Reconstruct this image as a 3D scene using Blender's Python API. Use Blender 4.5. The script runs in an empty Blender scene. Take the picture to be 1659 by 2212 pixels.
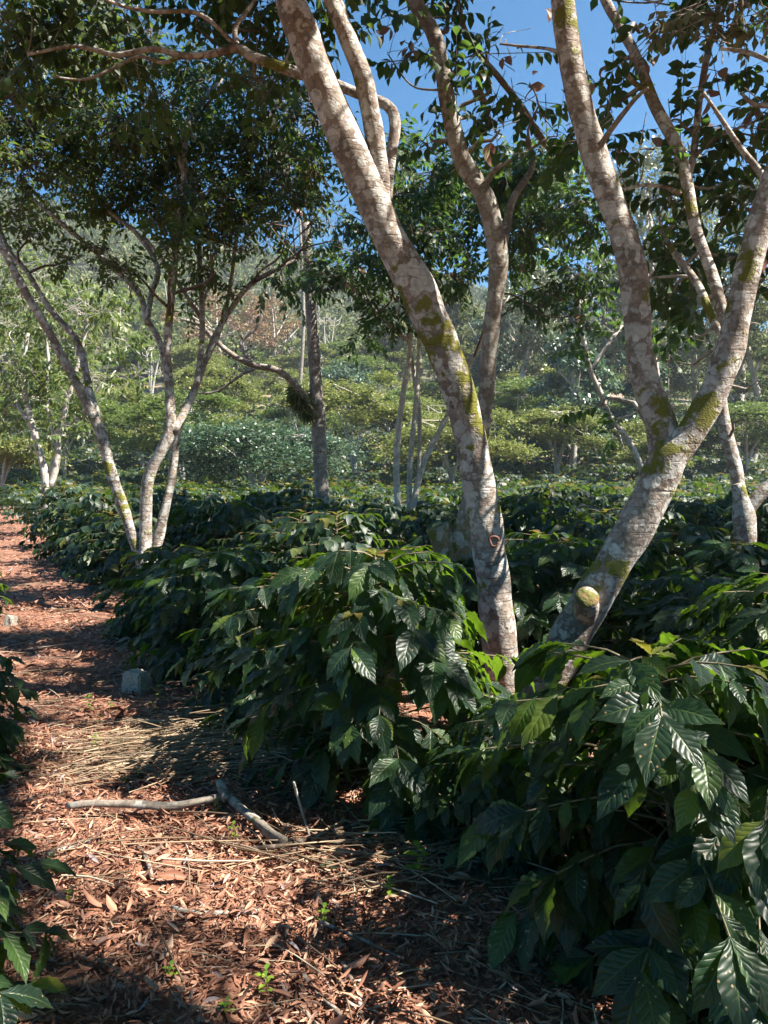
import bpy, math
import numpy as np
from mathutils import Vector
R = math.radians
sc = bpy.context.scene
col = sc.collection
rng = np.random.default_rng(7)

# ------------------------------------------------------------------ camera, sky, sun, exposure
F, CX, CY, HZ = 1661.0, 829.5, 1106.0, 1010.0      # focal length, centre and horizon row of the picture (1659 x 2212)
CAMZ = 1.6
PITCH = math.atan((CY - HZ) / F)
cam_d = bpy.data.cameras.new('camera'); cam = bpy.data.objects.new('camera', cam_d); col.objects.link(cam)
cam.location = (0, 0, CAMZ); cam.rotation_euler = (R(90) - PITCH, 0, 0)
cam_d.sensor_fit = 'HORIZONTAL'; cam_d.sensor_width = 36; cam_d.lens = 36 * F / 1659
cam_d.clip_start = 0.05; cam_d.clip_end = 3000
sc.camera = cam
AZ, EL = R(103), R(49)
S = np.array([math.cos(EL) * math.sin(AZ), math.cos(EL) * math.cos(AZ), math.sin(EL)])
w = bpy.data.worlds.new('World'); sc.world = w; w.use_nodes = True
nt = w.node_tree; bg = nt.nodes['Background']
sky = nt.nodes.new('ShaderNodeTexSky'); sky.sky_type = 'NISHITA'; sky.sun_disc = False
sky.sun_elevation = EL; sky.sun_rotation = AZ; sky.altitude = 1500; sky.air_density = 1.0; sky.dust_density = 0.0; sky.ozone_density = 1.2
hsv = nt.nodes.new('ShaderNodeHueSaturation'); hsv.inputs['Saturation'].default_value = 1.8; hsv.inputs['Hue'].default_value = .492
nt.links.new(sky.outputs[0], hsv.inputs['Color']); nt.links.new(hsv.outputs[0], bg.inputs[0]); bg.inputs[1].default_value = 0.05
sl = bpy.data.lights.new('sun', 'SUN'); so = bpy.data.objects.new('sun', sl); col.objects.link(so)
sl.energy = 5.0; sl.angle = R(0.5); sl.color = (1.0, 0.93, 0.82)
so.rotation_euler = Vector((-S[0], -S[1], -S[2])).to_track_quat('-Z', 'Y').to_euler()
sc.view_settings.view_transform = 'Standard'; sc.view_settings.look = 'None'
sc.view_settings.exposure = 1.95; sc.view_settings.gamma = 1
sc.cycles.max_bounces = 6; sc.cycles.diffuse_bounces = 3; sc.cycles.glossy_bounces = 2
sc.cycles.transmission_bounces = 3; sc.cycles.transparent_max_bounces = 4; sc.cycles.volume_bounces = 0
sc.cycles.caustics_reflective = False; sc.cycles.caustics_refractive = False

cF = np.array([0, math.cos(PITCH), -math.sin(PITCH)]); cU = np.array([0, math.sin(PITCH), math.cos(PITCH)]); cR = np.array([1., 0, 0])
C0 = np.array([0, 0, CAMZ])
def P(px, py, d):
    return C0 + d * (cF + (px - CX) / F * cR + (CY - py) / F * cU)
def G(px, py, z=0.0):
    v = cF + (px - CX) / F * cR + (CY - py) / F * cU
    return C0 + v * ((z - CAMZ) / v[2])
def proj(p):
    q = np.atleast_2d(p) - C0
    d = q @ cF
    dd = np.where(np.abs(d) < 1e-6, 1e-6, d)
    return CX + F * (q @ cR) / dd, CY - F * (q @ cU) / dd, d

# ------------------------------------------------------------------ materials
def mat(name):
    m = bpy.data.materials.new(name); m.use_nodes = True
    n = m.node_tree.nodes; return m, n, m.node_tree.links, n['Principled BSDF']
def ramp(n, stops, interp='LINEAR'):
    r = n.new('ShaderNodeValToRGB'); r.color_ramp.interpolation = interp
    e = r.color_ramp.elements
    while len(e) > 1: e.remove(e[0])
    e[0].position = stops[0][0]; e[0].color = (*stops[0][1], 1)
    for p, c in stops[1:]:
        x = e.new(p); x.color = (*c, 1)
    return r
def noise(n, l, scale, detail=4, vec=None, rough=.55):
    t = n.new('ShaderNodeTexNoise'); t.inputs['Scale'].default_value = scale; t.inputs['Detail'].default_value = detail
    t.inputs['Roughness'].default_value = rough
    if vec: l.new(vec, t.inputs['Vector'])
    return t
def mixc(n, l, fac, a, b, mode='MIX'):
    m = n.new('ShaderNodeMix'); m.data_type = 'RGBA'; m.blend_type = mode
    for sck, v in ((0, fac), (6, a), (7, b)):
        if isinstance(v, (tuple, list)): m.inputs[sck].default_value = (*v, 1)
        elif isinstance(v, (int, float)): m.inputs[sck].default_value = v
        else: l.new(v, m.inputs[sck])
    return m.outputs[2]
def math_(n, l, op, a, b=None, c=None):
    m = n.new('ShaderNodeMath'); m.operation = op
    for i, v in enumerate((a, b, c)):
        if v is None: continue
        if isinstance(v, (int, float)): m.inputs[i].default_value = v
        else: l.new(v, m.inputs[i])
    return m.outputs[0]

def leaf_mat(name, stops, rough=.42, trans=.25, tcol=(.16, .3, .03), veins=False, spec=.5, spots=False):
    m, n, l, b = mat(name)
    geo = n.new('ShaderNodeNewGeometry')
    r = ramp(n, stops); l.new(geo.outputs['Random Per Island'], r.inputs[0])
    colr = r.outputs[0]
    b.inputs['Roughness'].default_value = rough; b.inputs['Specular IOR Level'].default_value = spec
    if veins:
        uv = n.new('ShaderNodeUVMap'); sp = n.new('ShaderNodeSeparateXYZ'); l.new(uv.outputs[0], sp.inputs[0])
        au = math_(n, l, 'ABSOLUTE', math_(n, l, 'SUBTRACT', sp.outputs[0], .5))       # 0 at midrib, .5 at the edge
        ph = math_(n, l, 'SUBTRACT', sp.outputs[1], math_(n, l, 'MULTIPLY', au, .42))
        s = math_(n, l, 'SINE', math_(n, l, 'MULTIPLY', ph, math.pi * 9))
        ridge = math_(n, l, 'POWER', math_(n, l, 'ABSOLUTE', s), .6)
        mid = math_(n, l, 'MINIMUM', math_(n, l, 'MULTIPLY', au, 14), 1.0)
        h = math_(n, l, 'MULTIPLY', ridge, mid)
        bump = n.new('ShaderNodeBump'); bump.inputs['Strength'].default_value = .5; bump.inputs['Distance'].default_value = .0035
        l.new(h, bump.inputs['Height']); l.new(bump.outputs[0], b.inputs['Normal'])
        vein = math_(n, l, 'MAXIMUM', math_(n, l, 'LESS_THAN', au, .018), math_(n, l, 'MULTIPLY', math_(n, l, 'LESS_THAN', math_(n, l, 'ABSOLUTE', s), .1), .35))
        colr = mixc(n, l, math_(n, l, 'MULTIPLY', vein, .55), colr, (.16, .24, .06))
        tc = n.new('ShaderNodeTexCoord')
        nz = noise(n, l, 30, 3, tc.outputs['Object'])
        colr = mixc(n, l, .35, colr, mixc(n, l, nz.outputs[0], (.35, .35, .35), (1, 1, 1)), 'MULTIPLY')
        rr = n.new('ShaderNodeMapRange'); l.new(nz.outputs[0], rr.inputs[0]); rr.inputs[3].default_value = rough - .08; rr.inputs[4].default_value = rough + .14
        l.new(rr.outputs[0], b.inputs['Roughness'])
        if spots:
            vo = n.new('ShaderNodeTexVoronoi'); vo.inputs['Scale'].default_value = 42; l.new(tc.outputs['Object'], vo.inputs['Vector'])
            sel = noise(n, l, 3.0, 1, tc.outputs['Object'])
            k = math_(n, l, 'MULTIPLY', math_(n, l, 'LESS_THAN', vo.outputs['Distance'], .13), math_(n, l, 'GREATER_THAN', sel.outputs[0], .56))
            colr = mixc(n, l, k, colr, (.45, .3, .16))
    l.new(colr, b.inputs['Base Color'])
    if trans > 0:
        t = n.new('ShaderNodeBsdfTranslucent')
        l.new(mixc(n, l, .75, colr, tcol), t.inputs[0])
        mx = n.new('ShaderNodeMixShader'); mx.inputs[0].default_value = trans
        l.new(b.outputs[0], mx.inputs[1]); l.new(t.outputs[0], mx.inputs[2])
        l.new(mx.outputs[0], n['Material Output'].inputs[0])
    return m

def bark_mat(name, base_a, base_b, lichen, moss, lscale=9, lthr=.5, mthr=.6, bump=.5, lich_edge=(.25, .2, .17), mpts=()):
    m, n, l, b = mat(name)
    tc = n.new('ShaderNodeTexCoord'); o = tc.outputs['Object']
    n1 = noise(n, l, 5, 6, o); n2 = noise(n, l, 38, 5, o)
    c = mixc(n, l, ramp_(n, l, n1.outputs[0], .38, .62), base_a, base_b)
    c = mixc(n, l, ramp_(n, l, n2.outputs[0], .35, .8), c, tuple(x * .55 for x in base_a))
    # horizontal ring marks of the bark
    mp = n.new('ShaderNodeMapping'); mp.inputs['Scale'].default_value = (3, 3, 42); l.new(o, mp.inputs[0])
    n3 = noise(n, l, 1.0, 4, mp.outputs[0])
    c = mixc(n, l, math_(n, l, 'MULTIPLY', ramp_(n, l, n3.outputs[0], .56, .66), .45), c, tuple(x * .45 for x in base_b))
    # two generations of round pale lichen
    dist = noise(n, l, 14, 4, o)
    vv = n.new('ShaderNodeMix'); vv.data_type = 'VECTOR'; vv.inputs[0].default_value = .11
    l.new(o, vv.inputs[4]); l.new(dist.outputs['Color'], vv.inputs[5])
    hh = None
    for sc_, th, cc, seed in ((lscale, lthr, lichen, .43), (lscale * 2.1, lthr + .1, tuple(x * .8 for x in lichen), .36)):
        v = n.new('ShaderNodeTexVoronoi'); v.inputs['Scale'].default_value = sc_; l.new(vv.outputs[1], v.inputs['Vector'])
        spx = n.new('ShaderNodeSeparateColor'); l.new(v.outputs['Color'], spx.inputs[0])
        pick = math_(n, l, 'GREATER_THAN', spx.outputs[0], th)
        rad = math_(n, l, 'MULTIPLY_ADD', spx.outputs[1], .22, seed - .02)
        f = math_(n, l, 'MULTIPLY', pick, ramp_(n, l, math_(n, l, 'SUBTRACT', rad, v.outputs['Distance']), 0, .035))
        edge = math_(n, l, 'MULTIPLY', pick, ramp_(n, l, math_(n, l, 'SUBTRACT', math_(n, l, 'ADD', rad, .05), v.outputs['Distance']), 0, .03))
        c = mixc(n, l, math_(n, l, 'MULTIPLY', edge, .6), c, lich_edge)
        tone = mixc(n, l, spx.outputs[2], tuple(x * .72 for x in cc), cc)
        tone = mixc(n, l, ramp_(n, l, n2.outputs[0], .4, .75), tone, tuple(x * .6 for x in cc))
        c = mixc(n, l, math_(n, l, 'MULTIPLY', f, .92), c, tone)
        hh = f if hh is None else math_(n, l, 'MAXIMUM', hh, f)
    nm = noise(n, l, 2.6, 5, o, .65); nf = noise(n, l, 120, 3, o)
    mv = nm.outputs[0]
    for (q, r_) in mpts:
        vd = n.new('ShaderNodeVectorMath'); vd.operation = 'DISTANCE'; l.new(o, vd.inputs[0]); vd.inputs[1].default_value = tuple(q)
        mr = n.new('ShaderNodeMapRange'); l.new(vd.outputs['Value'], mr.inputs[0]); mr.inputs[1].default_value = 0; mr.inputs[2].default_value = r_; mr.inputs[3].default_value = .075; mr.inputs[4].default_value = 0
        mv = math_(n, l, 'ADD', mv, mr.outputs[0])
    mf = ramp_(n, l, mv, mthr, mthr + .05)
    c = mixc(n, l, mf, c, mixc(n, l, nf.outputs[0], tuple(x * .35 for x in moss), tuple(x * 1.5 for x in moss)))
    l.new(c, b.inputs['Base Color']); b.inputs['Roughness'].default_value = .85; b.inputs['Specular IOR Level'].default_value = .25
    bm = n.new('ShaderNodeBump'); bm.inputs['Strength'].default_value = bump; bm.inputs['Distance'].default_value = .012
    h = math_(n, l, 'ADD', math_(n, l, 'MULTIPLY', n2.outputs[0], .8), math_(n, l, 'ADD', math_(n, l, 'MULTIPLY', hh, .25), math_(n, l, 'MULTIPLY', math_(n, l, 'MULTIPLY', mf, nf.outputs[0]), 1.2)))
    h = math_(n, l, 'SUBTRACT', h, math_(n, l, 'MULTIPLY', ramp_(n, l, n3.outputs[0], .56, .66), .5))
    l.new(h, bm.inputs['Height']); l.new(bm.outputs[0], b.inputs['Normal'])
    return m
def ramp_(n, l, v, a, b_):
    r = n.new('ShaderNodeMapRange'); r.inputs[1].default_value = a; r.inputs[2].default_value = b_; r.interpolation_type = 'SMOOTHSTEP'
    l.new(v, r.inputs[0]); return r.outputs[0]
def plain(name, c1, c2, scale=20, rough=.8, bump=.3, island=False, dist=.01):
    m, n, l, b = mat(name)
    tc = n.new('ShaderNodeTexCoord'); nz = noise(n, l, scale, 5, tc.outputs['Object'])
    c = mixc(n, l, ramp_(n, l, nz.outputs[0], .35, .65), c1, c2)
    if island:
        g = n.new('ShaderNodeNewGeometry'); hs = n.new('ShaderNodeHueSaturation'); l.new(c, hs.inputs['Color'])
        l.new(math_(n, l, 'MULTIPLY_ADD', g.outputs['Random Per Island'], .9, .5), hs.inputs['Value']); c = hs.outputs[0]
    l.new(c, b.inputs['Base Color']); b.inputs['Roughness'].default_value = rough
    bm = n.new('ShaderNodeBump'); bm.inputs['Strength'].default_value = bump; bm.inputs['Distance'].default_value = dist
    l.new(nz.outputs[0], bm.inputs['Height']); l.new(bm.outputs[0], b.inputs['Normal'])
    return m

M = {}
M['coffee'] = leaf_mat('coffee_leaf', [(0, (.01, .027, .018)), (.45, (.014, .036, .02)), (.8, (.026, .062, .022)), (.96, (.07, .12, .02)), (1, (.16, .19, .03))], .38, .3, (.26, .48, .02), True, .42, True)
M['coffee_far'] = leaf_mat('coffee_leaf_small', [(0, (.01, .026, .018)), (.5, (.016, .04, .022)), (.88, (.04, .07, .025)), (.97, (.12, .14, .035)), (1, (.2, .16, .04))], .5, .24, (.2, .36, .02))
M['young'] = leaf_mat('young_coffee_leaf', [(0, (.16, .2, .03)), (.5, (.2, .12, .035)), (1, (.15, .065, .03))], .35, .35, (.3, .28, .03), True)
M['cstem'] = plain('coffee_wood', (.12, .1, .05), (.2, .16, .1), 40)
BK = ((.21, .165, .135), (.38, .32, .275), (.6, .57, .53), (.18, .175, .03), 12, .26, .57, .9)
M['bark'] = bark_mat('lichen_bark', *BK)
M['bark_mossy'] = bark_mat('mossy_bark', (.2, .16, .09), (.28, .22, .14), (.42, .42, .37), (.13, .13, .03), 9, .5, .5)
M['bark_grey'] = bark_mat('grey_bark', (.2, .17, .14), (.28, .24, .2), (.42, .41, .37), (.11, .115, .04), 12, .45, .62)
M['bark_dark'] = bark_mat('brown_bark', (.12, .085, .065), (.18, .13, .1), (.32, .29, .26), (.08, .09, .03), 16, .62, .7)
M['bark_pole'] = bark_mat('grey_furrowed_bark', (.2, .165, .14), (.28, .24, .21), (.4, .37, .34), (.09, .09, .03), 11, .6, .72, .9)
M['bark_white'] = bark_mat('white_bark', (.42, .37, .31), (.5, .45, .4), (.62, .6, .56), (.2, .2, .1), 9, .4, .75)
M['cut'] = plain('mossy_cut_wood', (.2, .125, .05), (.11, .125, .025), 22, .95, 1.0, dist=.02)
M['knot'] = plain('dark_knot_wood', (.09, .04, .03), (.2, .09, .07), 30, .9, .6)
M['inga'] = leaf_mat('shade_leaf', [(0, (.014, .03, .012)), (.6, (.03, .06, .016)), (1, (.08, .11, .025))], .5, .42, (.2, .3, .04))
M['broad'] = leaf_mat('broad_leaf', [(0, (.015, .035, .016)), (.6, (.03, .07, .025)), (1, (.08, .12, .03))], .5, .4, (.16, .3, .04))
M['bright'] = leaf_mat('bright_leaf', [(0, (.05, .085, .02)), (.6, (.09, .14, .035)), (1, (.16, .18, .05))], .45, .35, (.25, .36, .06))
M['umbrella'] = leaf_mat('feathery_leaf', [(0, (.07, .09, .022)), (.6, (.17, .19, .045)), (1, (.32, .3, .08))], .5, .35, (.28, .36, .08))
M['pale'] = leaf_mat('pale_leaf', [(0, (.09, .11, .06)), (.6, (.15, .17, .09)), (1, (.24, .24, .14))], .4, .25, (.25, .32, .1))
M['forest'] = leaf_mat('forest_leaf', [(0, (.05, .075, .03)), (.5, (.1, .13, .045)), (.85, (.17, .19, .07)), (1, (.2, .15, .08))], .85, .2, (.2, .25, .06), spec=.15)
M['bluegreen'] = leaf_mat('blue_green_leaf', [(0, (.03, .065, .04)), (.6, (.06, .11, .065)), (1, (.12, .17, .1))], .4, .2, (.15, .26, .1))
M['dark'] = leaf_mat('dark_leaf', [(0, (.012, .02, .012)), (.6, (.025, .04, .02)), (1, (.05, .065, .03))], .6, .15, (.1, .15, .04))
M['rusty'] = leaf_mat('rusty_leaf', [(0, (.16, .09, .05)), (.6, (.2, .13, .07)), (1, (.24, .2, .1))], .6, .3, (.4, .18, .08))
M['pod'] = leaf_mat('dry_pink_leaf', [(0, (.18, .08, .06)), (.5, (.25, .14, .11)), (1, (.28, .24, .12))], .5, .3, (.4, .2, .14))
M['yellow'] = leaf_mat('yellow_leaf', [(0, (.45, .36, .03)), (1, (.28, .35, .03))], .4, .4, (.6, .5, .05))
M['litter'] = leaf_mat('dry_leaf_litter', [(0, (.055, .025, .018)), (.2, (.17, .07, .04)), (.5, (.32, .15, .095)), (.8, (.46, .25, .17)), (.93, (.5, .33, .22)), (1, (.27, .23, .24))], .6, .08, (.4, .15, .07), spec=.35)
M['straw'] = leaf_mat('dry_twig', [(0, (.12, .08, .05)), (.4, (.27, .19, .12)), (.8, (.42, .32, .21)), (1, (.5, .42, .32))], .7, 0, spec=.3)
M['seedling'] = leaf_mat('seedling_leaf', [(0, (.1, .22, .03)), (1, (.25, .36, .04))], .45, .4, (.35, .5, .05))
M['stone'] = plain('grey_stone', (.4, .37, .31), (.6, .56, .48), 14, .95, .9, dist=.02)
M['fern'] = leaf_mat('epiphyte_leaf', [(0, (.05, .06, .02)), (1, (.13, .13, .05))], .7, .2)

# ------------------------------------------------------------------ mesh helpers
def make_mesh(name, V, Fs, uv=None, smooth=True):
    """V (n,3); Fs list of int arrays (m,k)"""
    me = bpy.data.meshes.new(name)
    V = np.asarray(V, dtype=np.float32)
    Fs = [np.asarray(f, dtype=np.int32) for f in Fs if len(f)]
    me.vertices.add(len(V)); me.vertices.foreach_set('co', V.ravel())
    loops = np.concatenate([f.ravel() for f in Fs])
    sizes = np.concatenate([np.full(len(f), f.shape[1], dtype=np.int32) for f in Fs])
    starts = np.concatenate([[0], np.cumsum(sizes)[:-1]]).astype(np.int32)
    me.loops.add(len(loops)); me.loops.foreach_set('vertex_index', loops)
    me.polygons.add(len(sizes)); me.polygons.foreach_set('loop_start', starts); me.polygons.foreach_set('loop_total', sizes)
    me.polygons.foreach_set('use_smooth', np.full(len(sizes), smooth, dtype=bool))
    if uv is not None:
        ul = me.uv_layers.new(name='UVMap'); ul.data.foreach_set('uv', np.asarray(uv, dtype=np.float32)[loops].ravel())
    me.update(calc_edges=True); me.validate(); return me
def obj(name, me, m, parent=None, loc=None):
    o = bpy.data.objects.new(name, me); col.objects.link(o)
    if m is not None: me.materials.append(m)
    if parent is not None: o.parent = parent
    if loc is not None: o.location = loc
    return o
def empty(name, loc, label, cat, group=None):
    o = bpy.data.objects.new(name, None); col.objects.link(o); o.location = loc; o.empty_display_size = .1
    return tag(o, label, cat, group)
def tag(o, label=None, cat=None, group=None, kind=None):
    if label: o['label'] = label
    if cat: o['category'] = cat
    if group: o['group'] = group
    if kind: o['kind'] = kind
    return o
class MB:
    def __init__(s): s.V = []; s.F = {}; s.U = []; s.n = 0
    def add(s, V, Fc, U=None):
        V = np.asarray(V, float)
        for f in (Fc if isinstance(Fc, list) else [Fc]):
            s.F.setdefault(f.shape[1], []).append(np.asarray(f) + s.n)
        s.V.append(V); s.U.append(np.zeros((len(V), 2)) if U is None else U); s.n += len(V)
    def mesh(s, name, origin=(0, 0, 0), smooth=True):
        return make_mesh(name, np.concatenate(s.V) - np.asarray(origin), [np.concatenate(v) for v in s.F.values()], np.concatenate(s.U), smooth)
    def build(s, name, m, parent=None, origin=(0, 0, 0), smooth=True):
        return obj(name, s.mesh(name, origin, smooth), m, parent) if s.n else None
def norm(a): return a / np.maximum(np.linalg.norm(a, axis=-1, keepdims=True), 1e-9)
def spline(pts, step):
    """Catmull-Rom through rows (x,y,z,r)"""
    p = np.asarray(pts, float)
    if len(p) == 2: p = np.array([p[0], (p[0] + p[1]) / 2, p[1]])
    q = np.vstack([2 * p[0] - p[1], p, 2 * p[-1] - p[-2]]); out = []
    for i in range(1, len(q) - 2):
        a, b, c, d = q[i - 1:i + 3]; n = max(2, int(np.linalg.norm(c[:3] - b[:3]) / step))
        t = np.linspace(0, 1, n, endpoint=False)[:, None]
        out.append(.5 * ((2 * b) + (-a + c) * t + (2 * a - 5 * b + 4 * c - d) * t * t + (-a + 3 * b - 3 * c + d) * t ** 3))
    return np.vstack(out + [p[-1:]])
def tube(mb, pts, sides=12, step=.06, lump=0.0, cap=True, sp=True, seed=None):
    p = spline(pts, step) if sp else np.asarray(pts, float)
    c, r = p[:, :3], np.maximum(p[:, 3], .0008)
    T = norm(np.gradient(c, axis=0)); up = np.array([.3, 1, .1]) if abs(T[0][2]) > .7 else np.array([0, 0, 1.])
    N = np.zeros_like(T); n0 = norm(np.cross(T[0], up))
    for i in range(len(T)):
        n0 = norm(n0 - (n0 @ T[i]) * T[i]); N[i] = n0
    B = np.cross(T, N); th = np.linspace(0, 2 * np.pi, sides, endpoint=False)
    rr = np.repeat(r[:, None], sides, 1)
    if lump:
        g = np.random.default_rng(seed if seed is not None else rng.integers(1e9)); L = np.cumsum(np.r_[0, np.linalg.norm(np.diff(c, axis=0), axis=1)])
        for k in range(9):
            f = g.uniform(2, 26); m_ = g.integers(0, 4); a = g.uniform(0, 6.3)
            rr *= 1 + lump * g.uniform(.3, 1) / (1 + f * .05) * np.sin(L[:, None] * f + m_ * th[None] + a)
    V = c[:, None] + rr[:, :, None] * (np.cos(th)[None, :, None] * N[:, None] + np.sin(th)[None, :, None] * B[:, None])
    n = len(c); i = np.arange(n - 1)[:, None] * sides; j = np.arange(sides)[None]; k = (j + 1) % sides
    Fq = np.stack([i + j, i + k, i + sides + k, i + sides + j], -1).reshape(-1, 4)
    V = V.reshape(-1, 3); fs = [Fq]
    if cap:
        V = np.vstack([V, c[0], c[-1]]); a = len(V) - 2
        jj = np.arange(sides); kk = (jj + 1) % sides
        fs.append(np.vstack([np.stack([kk, jj, np.full(sides, a)], -1), np.stack([(n - 1) * sides + jj, (n - 1) * sides + kk, np.full(sides, a + 1)], -1)]))
    mb.add(V, fs); return p
def leaf_tpl(nu, nv, W, fold=.25, droop=.35, wave=0.0, shape='ell', curl=0.0):
    """leaf of length 1 along +Y, width W, normal +Z"""
    v = np.linspace(0, 1, nv + 1); u = np.linspace(-1, 1, nu + 1)
    if shape == 'ell': wd = np.sin(np.pi * np.clip(v, 0, 1) ** .85) ** .8 * (1 - .35 * v ** 3); wd[-1] = 0.02; wd[0] = .04
    elif shape == 'tip': wd = np.sin(np.pi * v ** 1.02) ** 1.05 * (1 - .45 * v ** 5); wd[0] = .05; wd[-1] = .01
    else: wd = np.minimum(1, np.sin(np.pi * np.clip(v * .94 + .03, 0, 1)) * 1.6)
    VV, UU = np.meshgrid(v, u, indexing='ij'); X = UU * wd[:, None] * W / 2
    Z = np.abs(UU) * wd[:, None] * W / 2 * fold - droop * VV ** 2 + wave * np.sin(VV * 2 * np.pi * 5 + (UU > 0) * 1.3) * np.abs(UU) ** 1.5 * wd[:, None]
    if curl:
        a = UU * wd[:, None] * curl; X = np.sin(a) * W / 2 / max(curl, .01) * 1.0; Z = Z + (1 - np.cos(a)) * W / 2 / max(curl, .01)
    Y = VV - droop * .35 * VV ** 2
    V = np.stack([X, Y, Z], -1).reshape(-1, 3)
    i, j = np.meshgrid(np.arange(nv), np.arange(nu), indexing='ij'); a = i * (nu + 1) + j
    Fq = np.stack([a, a + 1, a + nu + 2, a + nu + 1], -1).reshape(-1, 4)
    return V, Fq, np.stack([(UU + 1) / 2, VV], -1).reshape(-1, 2)
def scatter(mb, tpl, pos, axis, nrm, L, wscale=None):
    """copies of a leaf: pos (n,3), axis leaf direction, nrm normal hint, L lengths"""
    V, Fq, U = tpl; n = len(pos)
    if n == 0: return
    y = norm(axis); z = nrm - np.sum(nrm * y, 1, keepdims=True) * y; z = norm(z + 1e-6); x = np.cross(y, z)
    ws = L if wscale is None else L * wscale
    W = pos[:, None] + V[None, :, 0, None] * x[:, None] * ws[:, None, None] + V[None, :, 1, None] * y[:, None] * L[:, None, None] + V[None, :, 2, None] * z[:, None] * L[:, None, None]
    Fa = (Fq[None] + (np.arange(n) * len(V))[:, None, None]).reshape(-1, Fq.shape[1])
    mb.add(W.reshape(-1, 3), Fa, np.tile(U, (n, 1)))
def rdir(n, g=None):
    g = g or rng; return norm(g.normal(size=(n, 3)))

# ------------------------------------------------------------------ terrain
def sstep(a, b, x): t = np.clip((x - a) / (b - a), 0, 1); return t * t * (3 - 2 * t)
def terr(x, y):
    x = np.asarray(x, float); y = np.asarray(y, float)
    d = y - 0.06 * x
    side = np.clip(-x / 130, -1, 1.3)
    ridge = 56 + 26 * side
    h = 11 * sstep(36, 112, d) + (ridge - 11) * sstep(92, 262, d)
    h += np.where(d > 60, 1, 0) * sstep(60, 130, d) * (3.2 * np.sin(x * .045 + 1) * np.sin(y * .03) + 2.2 * np.sin(x * .013 + y * .021) + 1.2 * np.sin(x * .11 + y * .05))
    h += .5 * sstep(38, 60, d) * np.sin(x * .13)
    h -= 20 * sstep(300, 700, d)
    return h
def micro(x, y):
    return .018 * np.sin(x * 5.1 + 1.3 * np.sin(y * 3)) * np.sin(y * 4.3) + .012 * np.sin(x * 11 + y * 7) + .02 * np.sin(x * 1.7 + .4) * np.sin(y * 1.3)
def gz(x, y): return terr(x, y) + micro(x, y) * (np.abs(y) < 30)
sx = np.linspace(-1, 1, 281); xs = 430 * np.sign(sx) * (np.abs(sx) ** 3.2) + 8 * sx
sy = np.linspace(0, 1, 330); ys = -30 + 34 * sy + 470 * sy ** 3.0
XX, YY = np.meshgrid(xs, ys, indexing='ij'); ZZ = gz(XX, YY) - .004
a = (np.arange(len(xs) - 1)[:, None] * len(ys) + np.arange(len(ys) - 1)[None]).ravel()
Fg = np.stack([a, a + len(ys), a + len(ys) + 1, a + 1], -1)
m, n, l, b = mat('ground_earth')
tc = n.new('ShaderNodeTexCoord'); o_ = tc.outputs['Object']
g1 = noise(n, l, .35, 6, o_); g2 = noise(n, l, 9, 6, o_); g3 = noise(n, l, 60, 4, o_)
c = mixc(n, l, ramp_(n, l, g2.outputs[0], .35, .65), (.12, .05, .03), (.26, .115, .07))
c = mixc(n, l, ramp_(n, l, g3.outputs[0], .5, .7), c, (.34, .2, .13))
sp = n.new('ShaderNodeSeparateXYZ'); l.new(o_, sp.inputs[0])
far = ramp_(n, l, sp.outputs[1], 30, 60)
slope_c = mixc(n, l, ramp_(n, l, g1.outputs[0], .42, .58), (.1, .12, .05), (.33, .22, .18))
c = mixc(n, l, far, c, slope_c)
forest_c = mixc(n, l, ramp_(n, l, g1.outputs[0], .4, .6), (.05, .06, .03), (.12, .11, .06))
c = mixc(n, l, ramp_(n, l, sp.outputs[1], 85, 110), c, forest_c)
l.new(c, b.inputs['Base Color']); b.inputs['Roughness'].default_value = .95
bm = n.new('ShaderNodeBump'); bm.inputs['Strength'].default_value = .8; bm.inputs['Distance'].default_value = .03
l.new(g2.outputs[0], bm.inputs['Height']); l.new(bm.outputs[0], b.inputs['Normal'])
ground = obj('ground', make_mesh('ground', np.stack([XX, YY, ZZ], -1).reshape(-1, 3), [Fg]), m); tag(ground, kind='structure')

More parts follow.
